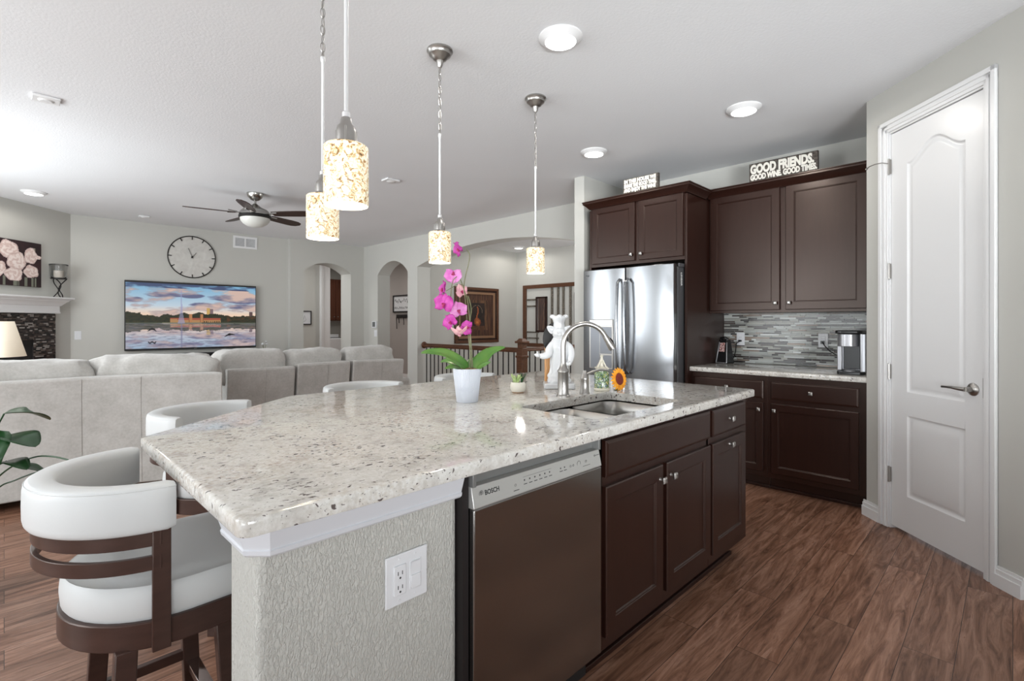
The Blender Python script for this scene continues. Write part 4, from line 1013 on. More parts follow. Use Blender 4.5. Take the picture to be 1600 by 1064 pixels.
# clock, vent, switches
t = thing('wall_clock', 'large round black-rimmed clock on the wall above the television', 'clock', (2.045, 9.0, 2.295), 0)
mb = MB(); mb.M = Matrix.Rotation(PI / 2, 4, 'X'); mb.lathe([(0, .012), (.312, .012), (.312, .002), (0, .002)], n=72, caps=False); mb.build('clock_face', M_clock, t)
MB().tube([(.318 * math.cos(a), -.018, .318 * math.sin(a)) for a in np.linspace(0, 2 * PI, 73)], .0075, 8, False).build('clock_rim', M_iron, t)
for k in range(12):
    a = k * PI / 6; MB().bar((.268 * math.cos(a), -.018, .268 * math.sin(a)), (.318 * math.cos(a), -.018, .318 * math.sin(a)), .009, .012).build('hour_mark', M_iron, t)
for L, w_, a, nm in ((.085, .012, math.radians(90 - 38), 'hour_hand'), (.145, .008, math.radians(90 + 22), 'minute_hand')):
    MB().bar((-.03 * math.cos(a), -.020, -.03 * math.sin(a)), (L * math.cos(a), -.020, L * math.sin(a)), w_, .002).build(nm, M_iron, t)
mb = MB(); mb.M = Matrix.Rotation(PI / 2, 4, 'X'); mb.lathe([(0, .026), (.014, .024), (.014, .01)], n=16, caps=False); mb.build('hub', M_iron, t)
def grille(x0, x1, z0, z1, y):
    t = thing('return_air_vent', 'white two-section air vent grille high on the television wall', 'vent', ((x0 + x1) / 2, y, z0))
    w_ = (x1 - x0) / 2; h = z1 - z0
    mb = MB()
    for a, b, c, d in ((-w_, w_, 0, .035), (-w_, w_, h - .035, h), (-w_, -w_ + .03, .035, h - .035), (w_ - .03, w_, .035, h - .035), (-.012, .012, .035, h - .035)): mb.box(a, b, -.012, 0, c, d)
    mb.build('vent_frame', M_trim, t, .002)
    M_vb = mat('grey vent interior', (.35, .36, .38), .7)
    MB().box(-w_ + .03, w_ - .03, -.003, -.001, .035, h - .035).build('vent_back', M_vb, t)
    mb = MB(); z = .042
    while z < h - .04: mb.add([(-w_ + .03, -.010, z), (w_ - .03, -.010, z), (w_ - .03, -.003, z + .008), (-w_ + .03, -.003, z + .008)], [[0, 1, 2, 3]]); z += .012
    mb.build('louvres', M_trim, t, smooth=None, solid=.0015)
grille(2.625, 2.99, 2.505, 2.705, 9.0)
def switchplate(label, loc, rz, w_=.036, h_=.058, kind='light_switch'):
    t = thing(kind, label, 'wall plate', loc, rz)
    MB().box(-w_, w_, -.006, 0, -h_, h_).build('cover_plate', M_plastic, t, .003)
    MB().box(-.016, .016, -.010, -.004, -.033, .033).build('rocker', M_plastic, t, .002); return t
switchplate('white light switch plate below the fireplace shelf end', (.705, 9.0, 1.11), 0)
switchplate('white switch plate under the wall thermostat beside the narrow arch', (AX0, 8.46, 1.085), RZ, .05, .06)
t = thing('thermostat', 'small grey wall keypad beside the narrow arch', 'thermostat', (AX0, 8.49, 1.25), RZ)
MB().box(-.075, .075, -.022, 0, -.062, .062).build('housing', M_plastic, t, .004)
MB().box(-.055, .045, -.0235, -.02, -.042, .05).build('display', mat('grey display', (.12, .13, .13), .3), t, .001)

# fireplace ---------------------------------------------------------------------
t = thing('fireplace', 'corner fireplace with white mantel and dark mosaic tile surround', 'fireplace', (.63, 9.0, 0), PI / 4)
MB().box(-1.75, -.18, -.215, -.001, 1.583, 1.605).build('mantel_shelf', M_trim, t, .003)
fprof = [(0, 1.40), (.010, 1.40), (.012, 1.412), (.006, 1.42), (.006, 1.492), (.020, 1.50), (.030, 1.515), (.055, 1.545), (.070, 1.553), (.075, 1.567), (.088, 1.572), (.092, 1.583), (0, 1.583)]
crown_profile([(-1.66, -.001), (-1.66, -.09), (-.275, -.09), (-.275, -.001)], fprof).build('mantel_moulding', M_trim, t, smooth=25)
MB().box(-1.655, -.28, -.088, -.001, 1.40, 1.58).build('mantel_frieze', M_trim, t)
pal2 = [(.022, .016, .014), (.04, .028, .024), (.07, .05, .042), (.012, .010, .010), (.13, .10, .085), (.30, .27, .25), (.055, .04, .035), (.03, .022, .02)]
def tiled(x0, x1, z0, z1, seed):
    mb = mosaic('s', x1 - x0, z0, z1, .016, .0018, [.03, .045, .06], pal2, .010, seed); mb.v = [(x + x0, y - .034, z) for x, y, z in mb.v]; return mb
mb = tiled(-.563, -.268, 0, 1.395, 5); o2 = tiled(-1.36, -.563, 1.07, 1.395, 6); k = len(mb.v); mb.v += o2.v; mb.f += [[i + k for i in f] for f in o2.f]; mb.c += o2.c
o3 = tiled(-1.66, -1.36, 0, 1.395, 9); k = len(mb.v); mb.v += o3.v; mb.f += [[i + k for i in f] for f in o3.f]; mb.c += o3.c
mb.build('tile_surround', M_tile, t, smooth=None)
MB().box(-.563, -.266, -.034, -.001, 0, 1.397).box(-1.66, -1.36, -.034, -.001, 0, 1.397).box(-1.36, -.563, -.034, -.001, 1.07, 1.397).build('surround_backing', M_espd, t)
MB().box(-1.36, -.563, -.012, -.001, 0, 1.07).build('firebox', M_blackm, t); MB().box(-1.36, -.563, -.03, -.012, 1.0, 1.07).box(-1.36, -.563, -.03, -.012, 0, .10).build('firebox_grille', M_iron, t)
# tulip canvas
def tulips(u, v):
    c = mixc((48, 26, 30), (36, 22, 24), u); c = mixc(c, (78, 40, 44), (fb(u * 3, v * 3, 1) + .1) * .8)
    if v > .80 and fb(u * 18, 3, 5) > .02: c = (120, 122, 108)
    if abs(u - .875 - (v - .2) * -.1) < .02 and .12 < v < .3: c = (150, 140, 125)
    def bl(cx, cy, rx, ry, k):
        nonlocal c
        cx = .35 + .65 * cx / 585; rx = rx / 585 * .65; top = 130 + 80 * ((cx - .35) / .65); cy = (cy - top) / 620; ry = ry / 620
        dx = (u - cx) / rx; dy = (v - cy) / ry; a = math.atan2(dy, dx); r = math.hypot(dx, dy) * (1 + .06 * math.sin(a * 5 + k) + .05 * math.sin(a * 3 + 2 * k))
        if r < 1:
            sh = .5 + .5 * math.sin(r * 9 + a * 2 + k * 1.7 + fb(dx * 2, dy * 2, k) * 4); b = mixc((214, 188, 180), (240, 226, 220), sh); b = mixc(b, (188, 158, 152), (r - .80) * 3.0); c = b
    for k, q in enumerate(((-230, 300, 150, 120), (-180, 560, 130, 110), (120, 280, 140, 115), (0, 530, 85, 100), (230, 450, 130, 125), (430, 380, 95, 112), (530, 400, 55, 28), (190, 620, 125, 95), (435, 600, 108, 88))): bl(*q, k)
    return s2l(c)
t = thing('canvas_picture', 'canvas picture of pale pink tulips on a dark ground above the mantel', 'picture', (.63, 9.0, 1.722), PI / 4)
MB().box(-1.26, -.458, -.032, -.002, 0, .545).build('stretched_canvas', mat('dark canvas edge', (.05, .03, .03), .8), t, .002)
picture_mesh(-1.258, -.460, .002, .543, 110, 75, tulips, -.0335).build('printed_picture', M_pic, t, smooth=None, fixn=False)
# candle holder
t = thing('candle_holder', 'glass hurricane candle holder on twisted black iron legs on the mantel', 'candle holder', (.63 + (-.29) * .7071 + .10 * .7071, 9.0 + (-.29) * .7071 - .10 * .7071, 1.606), PI / 4)
for k in range(3):
    a0 = k * 2 * PI / 3 + .4; pts = []
    for i in range(13):
        f = i / 12; rr = .055 * (1 - f * 2.6) if f < .38 else .001 + (f - .38) * .125; a = a0 + f * PI * .9; pts.append((abs(rr) * math.cos(a) + .004, rr * 1.0 * math.sin(a), .004 + f * .24))
    MB().tube(pts, .006, 8).build('leg', M_iron, t)
MB().lathe([(.076, .238), (.082, .238), (.082, .252), (.076, .252)], n=32, caps=False).lathe([(0, .238), (.076, .240), (.076, .245), (0, .245)], n=32, caps=False).build('ring', M_iron, t)
M_gl = bpy.data.materials.new('clear crackle glass'); M_gl.use_nodes = True; b_ = M_gl.node_tree.nodes['Principled BSDF']; b_.inputs['Transmission Weight'].default_value = 1; b_.inputs['Roughness'].default_value = .08; b_.inputs['IOR'].default_value = 1.25
MB().lathe([(.070, .254), (.080, .27), (.090, .33), (.092, .40), (.096, .425)], n=32, caps=False).build('glass_cup', M_gl, t, solid=.003)
MB().lathe([(0, .253), (.050, .253), (.050, .345), (0, .345)], n=24, caps=False).build('candle', mat('ivory wax', (.85, .78, .68), .5), t)

# table lamp and side table
t = thing('side_table', 'small dark side table carrying the lamp, behind the sofa', 'table', (-.05, 6.33, 0))
MB().lathe([(0, .58), (.24, .58), (.24, .605), (0, .605)], n=40, caps=False).build('tabletop', M_espd, t)
for k in range(3): a = k * 2 * PI / 3; MB().tube([(.17 * math.cos(a), .17 * math.sin(a), .58), (.20 * math.cos(a), .20 * math.sin(a), 0)], .015, 10).build('leg', M_espd, t)
t = thing('table_lamp', 'table lamp with cream tapered shade at the left edge, in front of the fireplace', 'lamp', (-.05, 6.33, .606))
MB().lathe([(0, 0), (.075, 0), (.075, .015), (.03, .03), (.045, .09), (.055, .16), (.03, .24), (.012, .28), (.010, .42)], n=28, caps=False).build('lamp_base', M_nick, t)
MB().lathe([(.195, .375), (.115, .685)], n=48, caps=False).build('lamp_shade', M_lampsh, t, solid=.003)

# ================================================================== HALL BEYOND THE ARCHES
t = thing('stair_railing', 'dark wood stair railing with thin black balusters inside the large arch', 'railing', (5.03, 4.80, 0))
mb = MB(); mb.box(-.032, .032, .06, 2.29, .885, .915).box(-.022, .022, .06, 2.29, .915, .935).box(-.02, .02, .06, 2.29, .868, .885); mb.build('handrail', M_rail, t, .006)
mb = MB(); mb.M = Matrix.Translation((0, 2.305, .905)) @ Matrix.Rotation(PI / 2, 4, 'X'); mb.lathe([(0, 0), (.05, 0), (.058, .01), (.045, .02), (.025, .028), (0, .03)], n=24, caps=False); mb.build('rosette', M_rail, t)
MB().box(-.035, .035, .06, 2.30, 0, .035).build('shoe_rail', M_rail, t, .004)
for k in range(20): MB().box(-.0065, .0065, .155 + k * .109 - .0065, .155 + k * .109 + .0065, .035, .87).build('baluster', M_iron, t)
nw = MB().box(-.055, .055, -.055, .055, 0, .93).box(-.066, .066, -.066, .066, .80, .83).box(-.066, .066, -.066, .066, 0, .14).box(-.045, .045, -.045, .045, .93, 1.0).box(-.072, .072, -.072, .072, 1.0, 1.03).build('newel_post', M_rail, t, .004)
MB().add([(-.055, -.055, 1.03), (.055, -.055, 1.03), (.055, .055, 1.03), (-.055, .055, 1.03), (-.03, -.03, 1.065), (.03, -.03, 1.065), (.03, .03, 1.065), (-.03, .03, 1.065)],
         [[0, 3, 2, 1], [4, 5, 6, 7], [0, 1, 5, 4], [1, 2, 6, 5], [2, 3, 7, 6], [3, 0, 4, 7]]).build('post_cap', M_rail, nw)
mb = MB(); mb.box(.06, 2.45, -.032, .032, .885, .915).box(.06, 2.45, -.022, .022, .915, .935); mb.build('handrail', M_rail, t, .006)
MB().box(.06, 2.45, -.035, .035, 0, .035).build('shoe_rail', M_rail, t, .004)
for k in range(20): MB().box(.155 + k * .115 - .0065, .155 + k * .115 + .0065, -.0065, .0065, .035, .885).build('baluster', M_iron, t)

# framed picture on the hall wall
t = thing('framed_picture', 'large picture in a stepped brown wooden frame on the hall wall behind the orchid', 'picture', (5.87, 7.34, .90))
Wf, Hf = 1.10, 1.06
def frame_ring(a, b, y, z=None):
    mb = MB()
    for x0, x1, z0, z1 in ((a, Wf - a, a, b), (a, Wf - a, Hf - b, Hf - a), (a, b, b, Hf - b), (Wf - b, Wf - a, b, Hf - b)): mb.box(x0, x1, -y, 0, z0, z1)
    return mb
frame_ring(0, .05, .05).build('outer_frame', M_rail, t, .004)
frame_ring(.05, .085, .035).build('frame_step', M_esp, t, .002)
frame_ring(.085, .13, .03).build('inner_frame', mat('tan bark-like wood', (.24, .13, .07), .5), t, .002)
def still(u, v):
    c = mixc((54, 30, 18), (92, 58, 36), fb(u * 26, v * 2, 3) + .4)
    if .16 < u < .84 and .14 < v < .86: c = mixc((58, 36, 22), (118, 82, 54), fb(u * 20, v * 3, 7) + .35)
    if .26 < u < .74 and .2 < v < .84: c = mixc((22, 14, 10), (48, 28, 18), fb(u * 6, v * 6, 9) + .4)
    d = math.hypot((u - .52) / .10, (v - .66) / .10) + .35 * fb(u * 14, v * 14, 2)
    if d < 1: c = mixc((196, 120, 62), (108, 48, 22), d)
    r = math.hypot((u - .5) / .17, (v - .42) / .17)
    if .9 < r < 1.0 and v < .45: c = (110, 92, 74)
    if abs(u - .52 - .02 * math.sin(v * 20)) < .018 and .3 < v < .66: c = (150, 80, 44)
    if .76 < v < .86 and .26 < u < .74: c = mixc((96, 58, 30), (60, 36, 20), fb(u * 12, v * 12, 5) + .5)
    return s2l(c)
picture_mesh(.13, Wf - .13, .13, Hf - .13, 60, 58, still, -.012).build('picture', M_pic, t, smooth=None, fixn=False)
MB().box(.02, Wf - .02, -.010, -.001, .02, Hf - .02).build('backing', M_espd, t)
# geometric wood and metal wall art with mirrors : local x = 7.13 - Y
t = thing('wall_art', 'large rectangular wall art of dark wood bars and small mirrors in the hall', 'wall art', (7.53, 7.13, .80), RZ)
L_, Hh = 1.95, 1.245
mb = MB()
for a, b, c, d in ((0, L_, Hh - .075, Hh), (0, L_, 0, .075), (0, .085, .075, Hh - .075), (L_ - .085, L_, .075, Hh - .075)): mb.box(a, b, -.04, -.005, c, d)
mb.build('outer_frame', M_rail, t, .004)
M_ham = mat('hammered bronze strip', (.12, .10, .08), .45, .5); v = coords(M_ham); bump(M_ham, noise_n(M_ham, v, 90, 2), .6, .004); basecol(M_ham, ramp(M_ham, noise_n(M_ham, v, 70, 2), [(.4, (.05, .04, .035)), (.6, (.30, .27, .22))]))
for x in (.745, .90, 1.03, 1.20): MB().box(x, x + .045, -.03, -.005, .075, Hh - .075).build('vertical_bar', M_ham, t, .002)
for z in (.80, .93): MB().box(.085, .36, -.025, -.005, z, z + .035).build('cross_bar', M_ham, t, .002)
for z in (.16, .28): MB().box(.085, .42, -.025, -.005, z, z + .03).build('cross_bar', M_ham, t, .002)
MB().box(.36, .385, -.025, -.005, .075, .28).build('cross_bar', M_ham, t, .002)
for x0, x1, z0, z1 in ((.36, .64, .30, 1.0), (1.33, 1.70, .42, 1.05)):
    fr = MB()
    for a, b, c, d in ((x0, x1, z0, z0 + .03), (x0, x1, z1 - .03, z1), (x0, x0 + .03, z0, z1), (x1 - .03, x1, z0, z1)): fr.box(a, b, -.045, -.005, c, d)
    f_ = fr.build('mirror_frame', M_esp, t, .002); MB().box(x0 + .03, x1 - .03, -.02, -.012, z0 + .03, z1 - .03).build('mirror', M_mirror, f_)
MB().box(1.38, 1.42, -.03, -.005, 1.05, Hh - .075).build('vertical_bar', M_ham, t, .002)

# sign and hooks in the back hall (X = 6.60)
t = thing('framed_sign', 'white framed sign with handwritten words seen through the narrow arch', 'picture', (6.60, 10.56, 1.53), RZ)
mb = MB()
for a, b, c, d in ((0, .75, 0, .03), (0, .75, .38, .41), (0, .03, .03, .38), (.72, .75, .03, .38)): mb.box(a, b, -.03, -.001, c, d)
mb.build('frame', M_espd, t); MB().box(.03, .72, -.012, -.001, .03, .38).build('sign_panel', M_plastic, t)
rn = random.Random(11)
for zc, amp, x0_, x1_ in ((.27, .05, .08, .68), (.11, .028, .07, .66)):
    pts = []; x = x0_
    while x < x1_: pts.append((x, -.014, zc + rn.uniform(-amp, amp))); x += rn.uniform(.012, .03)
    MB().tube(smoothpts(pts, 4), .0035, 5).build('script_line', M_ink, t)
t = thing('key_rack', 'dark key rack with hanging keys under the framed sign', 'key rack', (6.60, 10.42, 1.40), RZ)
MB().box(0, .5, -.02, -.001, 0, .08).build('rack_board', M_espd, t)
for k in range(5): MB().tube([(.05 + k * .1, -.02, .02), (.05 + k * .1, -.045, .01), (.05 + k * .1, -.045, .03)], .005, 6).build('hook', M_iron, t)
for k, L in ((0, .26), (1, .12), (3, .16)): MB().tube([(.05 + k * .1, -.048, .01), (.055 + k * .1, -.04, -L * .5), (.05 + k * .1, -.035, -L)], .010, 6).build('hanging_keys', M_espd, t)
# small framed sketch in the passage
t = thing('framed_sketch', 'small black-framed white sketch seen through the left arch', 'picture', (4.14, 10.4, 1.245))
mb = MB()
for a, b, c, d in ((0, .38, 0, .018), (0, .38, .27, .288), (0, .018, .018, .27), (.362, .38, .018, .27)): mb.box(a, b, -.02, -.001, c, d)
mb.build('frame', M_espd, t); pp = MB().box(.018, .362, -.008, -.001, .018, .27).build('paper', M_plastic, t)
MB().tube([(.20, -.009, .06), (.24, -.009, .07), (.27, -.009, .11), (.25, -.009, .15), (.24, -.009, .20), (.22, -.009, .14), (.20, -.009, .06)], .003, 5).build('drawing', mat('grey drawing', (.35, .35, .35), .8), pp)
# laundry-room cabinet and appliance
t = thing('laundry_cabinet', 'dark brown wall cabinet in the laundry room seen through the left arch', 'cabinet', (5.40, 12.45, 1.34))
M_cherry = wood('cherry brown cabinet wood', (.055, .016, .007), (.10, .032, .016), .35)
MB().box(0, 1.18, 0, .345, 0, 1.07).build('cabinet_body', M_cherry, t)
for x0, x1, kx in ((.02, .645, .60), (.655, 1.16, .70)): d_ = door_mesh(MB(), x0, x1, .02, 1.05).build('door', M_cherry, t, smooth=None); knob(d_, kx, .10)
t = thing('washing_machine', 'white laundry appliance below the dark cabinet, seen through the left arch', 'appliance', (5.52, 12.10, 0))
MB().box(0, .69, 0, .66, .01, .90).build('body', M_plastic, t, .02); MB().box(0, .69, .50, .66, .90, .985).build('control_panel', M_plastic, t, .012)
MB().box(.05, .64, .05, .46, .90, .912).build('lid', M_grey, t, .004)

# ================================================================== ON THE ISLAND
VR = math.radians(44.8) - PI / 2
def leafsurf(mb, pts, width, fold=.25, n=14, m_=6, tipk=.6, up=Vector((0, 0, 1))):
    """leaf along a smooth curve through pts; V-folded"""
    P = [Vector(p) for p in pts]
    def cr(t):
        k = len(P) - 1; f = t * k; i = min(int(f), k - 1); f -= i; p0 = P[max(i - 1, 0)]; p1 = P[i]; p2 = P[i + 1]; p3 = P[min(i + 2, k)]
        return .5 * ((2 * p1) + (p2 - p0) * f + (2 * p0 - 5 * p1 + 4 * p2 - p3) * f * f + (3 * p1 - p0 - 3 * p2 + p3) * f ** 3)
    vs = []
    for i in range(n + 1):
        tt = i / n; c = cr(tt); d = (cr(min(tt + .02, 1)) - cr(max(tt - .02, 0))).normalized(); s = d.cross(up).normalized(); nn = s.cross(d).normalized()
        wd = width * (math.sin(PI * min(1, tt ** tipk * .985 + .015)) ** .75) * (1 if tt < .99 else .25)
        for j in range(m_ + 1):
            q = j / m_ * 2 - 1; vs.append(tuple(c + s * q * wd / 2 + nn * (abs(q) ** 1.3) * wd * fold))
    return mb.add(vs, [[i * (m_ + 1) + j, i * (m_ + 1) + j + 1, (i + 1) * (m_ + 1) + j + 1, (i + 1) * (m_ + 1) + j] for i in range(n) for j in range(m_)])
# orchid (local x to the right, y away, z up; measured in metres)
t = thing('potted_orchid', 'pink and magenta moth orchid in a ribbed pale pot on the island', 'potted plant', (1.502, 1.782, .9145), VR)
prof = [(0, .0), (.048, 0), (.0495, .003), (.0625, .145), (.0635, .153), (.060, .153), (.057, .14)]
nr = 56; vs = []; fs = []
for i in range(nr * 2):
    a = PI * i / nr
    for r, z in prof: vs.append(((r + (.0030 if i % 2 and .004 < z < .146 else 0)) * math.cos(a), (r + (.0030 if i % 2 and .004 < z < .146 else 0)) * math.sin(a), z))
k = len(prof); fs = [[i * k + q, ((i + 1) % (nr * 2)) * k + q, ((i + 1) % (nr * 2)) * k + q + 1, i * k + q + 1] for i in range(nr * 2) for q in range(k - 1)]
pot = MB().add(vs, fs).build('pot', M_pot, t, smooth=14)
mb = MB()
for r in (.012, .020, .028, .036):
    mb.tube([((.0555 + .0015) * math.sin(x / .056), -(.0555 + .0015) * math.cos(x / .056), .052 - y) for x, y in [(-r * math.cos(b), -r * .6 * math.sin(b) + .0) for b in np.linspace(.2, PI - .2, 14)]], .0009, 4)
mb.build('pot_relief', M_pot, pot)
MB().ell((0, 0, .142), (.057, .057, .014), 28, 8, 1, .25, 3).build('potting_mix', M_soil, t)
s_ = .00293
def L2(x, y, d=0): return ((x - 732) * s_, d, (628 - y) * s_)
for pts, w_ in (([L2(733, 576), L2(722, 566, -.02), L2(700, 552, -.04), L2(676, 549, -.05), L2(662, 551, -.05)], .045),
                ([L2(728, 577), L2(714, 570, .03), L2(700, 565, .06), L2(686, 568, .08)], .040),
                ([L2(722, 576), L2(712, 572, -.05), L2(700, 574, -.075)], .028),
                ([L2(742, 577), L2(752, 566, .01), L2(768, 551, .03), L2(792, 543, .03)], .060),
                ([L2(746, 577), L2(757, 571, -.03), L2(770, 564, -.05)], .026),
                ([L2(738, 577), L2(738, 567, .05), L2(742, 562, .09)], .040)):
    leafsurf(MB(), pts, w_ * 1.15, .16, up=Vector((0, -.75, .66))).build('leaf', M_leaf, t, smooth=80, fixn=False, solid=.0018)
for pts, r in (([L2(739, 578), L2(738, 560), L2(734, 530, .01), L2(731, 495, .01), L2(729, 468, 0), L2(727, 448), L2(729, 432), L2(734, 412), L2(736, 398, -.01), L2(731, 389, -.01)], .0022),
               ([L2(736, 578), L2(737, 550, -.015), L2(736, 500, -.01), L2(733, 470, -.01), L2(728, 455), L2(720, 434, -.02), L2(712, 437, -.03), L2(708, 455, -.03), L2(708, 480, -.03), L2(714, 502, -.03), L2(719, 520, -.03)], .0022),
               ([L2(741, 578), L2(738, 540, .01), L2(736, 505, .01), L2(738, 482, .01), L2(733, 462, .01)], .0026),
               ([L2(727, 446), L2(718, 444, -.01), L2(708, 450, -.02), L2(700, 455, -.03)], .0015),
               ([L2(710, 470, -.03), L2(705, 474, -.04)], .0014), ([L2(731, 500, -.01), L2(733, 508, -.03)], .0014)):
    MB().tube(smoothpts(pts), r, 8).build('flower_stem', M_stem, t)
def orchid_flower(c, nrm, size, mp, roll=0, squash=1.0, wilt=False):
    nrm = Vector(nrm).normalized(); q = nrm.to_track_quat('Z', 'Y').to_matrix().to_4x4()
    B = Matrix.Translation(c) @ q @ Matrix.Rotation(roll, 4, 'Z')
    def petal(ang, ln, wd, cup, mm, name='petal', z0=0):
        mb = MB(); mb.M = B @ Matrix.Rotation(ang, 4, 'Z'); n, m_ = 9, 8; vs = []
        for i in range(n + 1):
            tt = i / n; w_ = wd * math.sin(PI * min(1, .08 + .92 * tt ** .9)) ** .55 * (1 if i < n else .35)
            for j in range(m_ + 1):
                y = j / m_ * 2 - 1; vs.append((ln * tt * (1 - .10 * y * y), y * w_ / 2, z0 + cup * (tt ** 2) * ln - .10 * wd * y * y + .004 * math.sin(tt * 5) * y))
        mb.add(vs, [[i * (m_ + 1) + j, i * (m_ + 1) + j + 1, (i + 1) * (m_ + 1) + j + 1, (i + 1) * (m_ + 1) + j] for i in range(n) for j in range(m_)])
        return mb.build(name, mm, t, smooth=80, fixn=False, solid=.0008)
    cu = -.55 if wilt else .12
    for a in (90, 215, 325): petal(math.radians(a), size * .56, size * .42, cu, mp, 'sepal', -.001)
    for a in (12, 168): petal(math.radians(a), size * .58, size * .80, cu * 1.3, mp, 'petal', .002)
    mb = MB(); mb.M = B; mb.ell((0, -size * .10, size * .06), (size * .06, size * .11, size * .07), 10, 7); mb.ell((0, 0, size * .05), (size * .04, size * .04, size * .06), 8, 6)
    for sx in (-1, 1): mb.ell((sx * size * .07, -size * .02, size * .07), (size * .035, size * .06, size * .05), 8, 6)
    mb.build('flower_lip', M_throat if not wilt else M_petalp, t)
for c, nrm, sz, mp, rl in ((L2(718, 389, -.01), (-.75, -.5, -.35), .070, M_petal, .5), (L2(711, 430, -.02), (-.15, -1, .1), .078, M_petall, 3.1), (L2(695, 452, -.03), (-.95, -.45, .2), .074, M_petal, .2),
                       (L2(723, 455, -.01), (.75, -.7, .2), .066, M_petalp, .4), (L2(698, 475, -.05), (-.35, -1, 0), .092, M_petal, -.2), (L2(719, 485, -.03), (.40, -.9, .1), .080, M_petall, .3),
                       (L2(707, 503, -.04), (-.45, -.9, -.15), .072, M_petal, .6), (L2(733, 512, -.035), (.15, -1, 0), .062, M_petal, 1.5)):
    orchid_flower(c, nrm, sz, mp, rl)
orchid_flower(L2(721, 522, -.03), (0, -.25, -1), .078, M_petalp, 0, wilt=True)

# succulent
t = thing('succulent_pot', 'tiny succulent in a round off-white pot beside the orchid', 'potted plant', (1.885, 1.828, .9145), VR)
MB().lathe([(0, .0), (.026, 0), (.034, .006), (.040, .022), (.040, .040), (.036, .055), (.033, .055), (.034, .045), (0, .045)], n=36, caps=False).build('pot', mat('speckled off-white pot', (.66, .63, .55), .6), t)
MB().lathe([(0, .0), (.028, -.0), (.033, .004), (.034, .007)], n=30, caps=False).build('saucer_band', mat('tan clay band', (.42, .26, .15), .7), t)
rn = random.Random(2)
for k in range(22):
    a = rn.random() * 2 * PI; r = .004 + .02 * rn.random(); h = .045 + .018 * rn.random(); p0 = Vector((-.012 + r * math.cos(a) * .5, r * math.sin(a) * .5, .046)); p1 = Vector((-.012 + r * 1.5 * math.cos(a), r * 1.5 * math.sin(a), .046 + h * .8))
    leafsurf(MB(), [p0, (p0 + p1) / 2 + Vector((0, 0, .004)), p1], .013, .3, 6, 4).build('leaf', M_succ, t, fixn=False, solid=.003, smooth=80)
for k in range(9):
    a = rn.random() * 2 * PI; p0 = Vector((.018, 0, .046)); p1 = p0 + Vector((.016 * math.cos(a) + .012, .016 * math.sin(a), .045 + .02 * rn.random()))
    leafsurf(MB(), [p0, (p0 + p1) / 2, p1], .007, .3, 6, 4).build('leaf', M_leafd, t, fixn=False, solid=.0015, smooth=80)
MB().tube([(.02, 0, .052), (.035, -.01, .054), (.048, -.008, .058)], .0016, 6).build('twig', M_blackm, t)

# ceramic chef figurine ------------------------------------------------------
t = thing('chef_figurine', 'tall glazed white ceramic chef figurine with one arm out, behind the faucet', 'figurine', (2.185, 1.80, .9145), VR)
MB().prism(rounded([(-.085, -.07), (.085, -.07), (.085, .07), (-.085, .07)], .012), 0, .030).build('plinth', M_white, t, .006, seg=3)
# body: one continuous robed surface
def body(u, v):
    a = 2 * PI * u; z = .030 + v * .255
    R = np.interp(v, [0, .04, .10, .16, .22, .45, .62, .78, .88, 1.0], [.062, .064, .056, .060, .050, .047, .050, .056, .048, .030])
    f = 1 + .09 * math.sin(a * 6 + v * 7) * (1 - v) + .05 * math.sin(a * 11 - v * 12) * (1 if v < .5 else .3)
    if v == 0: f = 1
    return (R * f * math.cos(a), R * f * .82 * math.sin(a), z)
MB().grid(body, 56, 40).ell((0, 0, .285), (.030, .026, .012), 16, 8).build('robed_body', M_white, t, smooth=70)
hd = MB().ell((0, -.004, .305), (.038, .036, .040), 24, 16).ell((-.018, -.036, .300), (.014, .012, .012), 12, 8).ell((.018, -.036, .300), (.014, .012, .012), 12, 8).ell((0, -.044, .298), (.012, .012, .010), 12, 8).build('head', M_white, t)
for s in (-1, 1):
    leafsurf(MB(), [(s * .028, .0, .312), (s * .050, -.004, .330), (s * .066, -.004, .345)], .040, .3, 8, 6, .5, up=Vector((0, -1, .2))).build('ear', M_white, hd, fixn=False, solid=.006, smooth=80)
MB().lathe([(.030, .330), (.032, .345), (.030, .362), (.034, .376), (.040, .388), (.040, .396), (.030, .402), (0, .404)], n=28, caps=False).build('chef_hat', M_white, hd)
mb = MB(); mb.ell((-.036, 0, .397), (.016, .016, .012), 12, 8).ell((.036, 0, .397), (.016, .016, .012), 12, 8).ell((0, -.03, .397), (.016, .014, .012), 12, 8); mb.build('hat_puffs', M_white, hd)
def arm(pts, rs, fist):
    mb = MB().tube(smoothpts(pts, 5), [np.interp(i / (5 * (len(pts) - 1)), np.linspace(0, 1, len(rs)), rs) for i in range(5 * (len(pts) - 1) + 1)], 14)
    mb.ell(fist, (.016, .013, .012), 12, 8)
    for k in range(4): mb.ell((fist[0] - .012, fist[1] - .008 + k * .006, fist[2] + .003), (.009, .004, .005), 8, 6)
    mb.ell((fist[0] - .002, fist[1] - .008, fist[2] + .013), (.005, .005, .009), 8, 6)
    return mb.build('arm', M_white, t, smooth=70)
arm([(-.034, -.01, .245), (-.055, -.02, .215), (-.062, -.03, .190), (-.085, -.035, .180), (-.108, -.035, .180)], [.020, .022, .022, .018, .013], (-.120, -.035, .184))
arm([(.034, .0, .245), (.058, -.01, .222), (.066, -.02, .190), (.060, -.035, .160), (.052, -.045, .145)], [.020, .022, .020, .017, .013], (.048, -.05, .138))
mb = MB(); mb.M = Matrix.Translation((-.014, .056, .272)) @ Matrix.Rotation(PI / 2, 4, 'X'); mb.M = mb.M @ Matrix.Scale(1.08, 4, (1, 0, 0)) @ Matrix.Scale(1.38, 4, (0, 1, 0)); mb.lathe([(0, 0), (.064, 0), (.068, .004), (.064, .008), (0, .008)], n=36, caps=False)
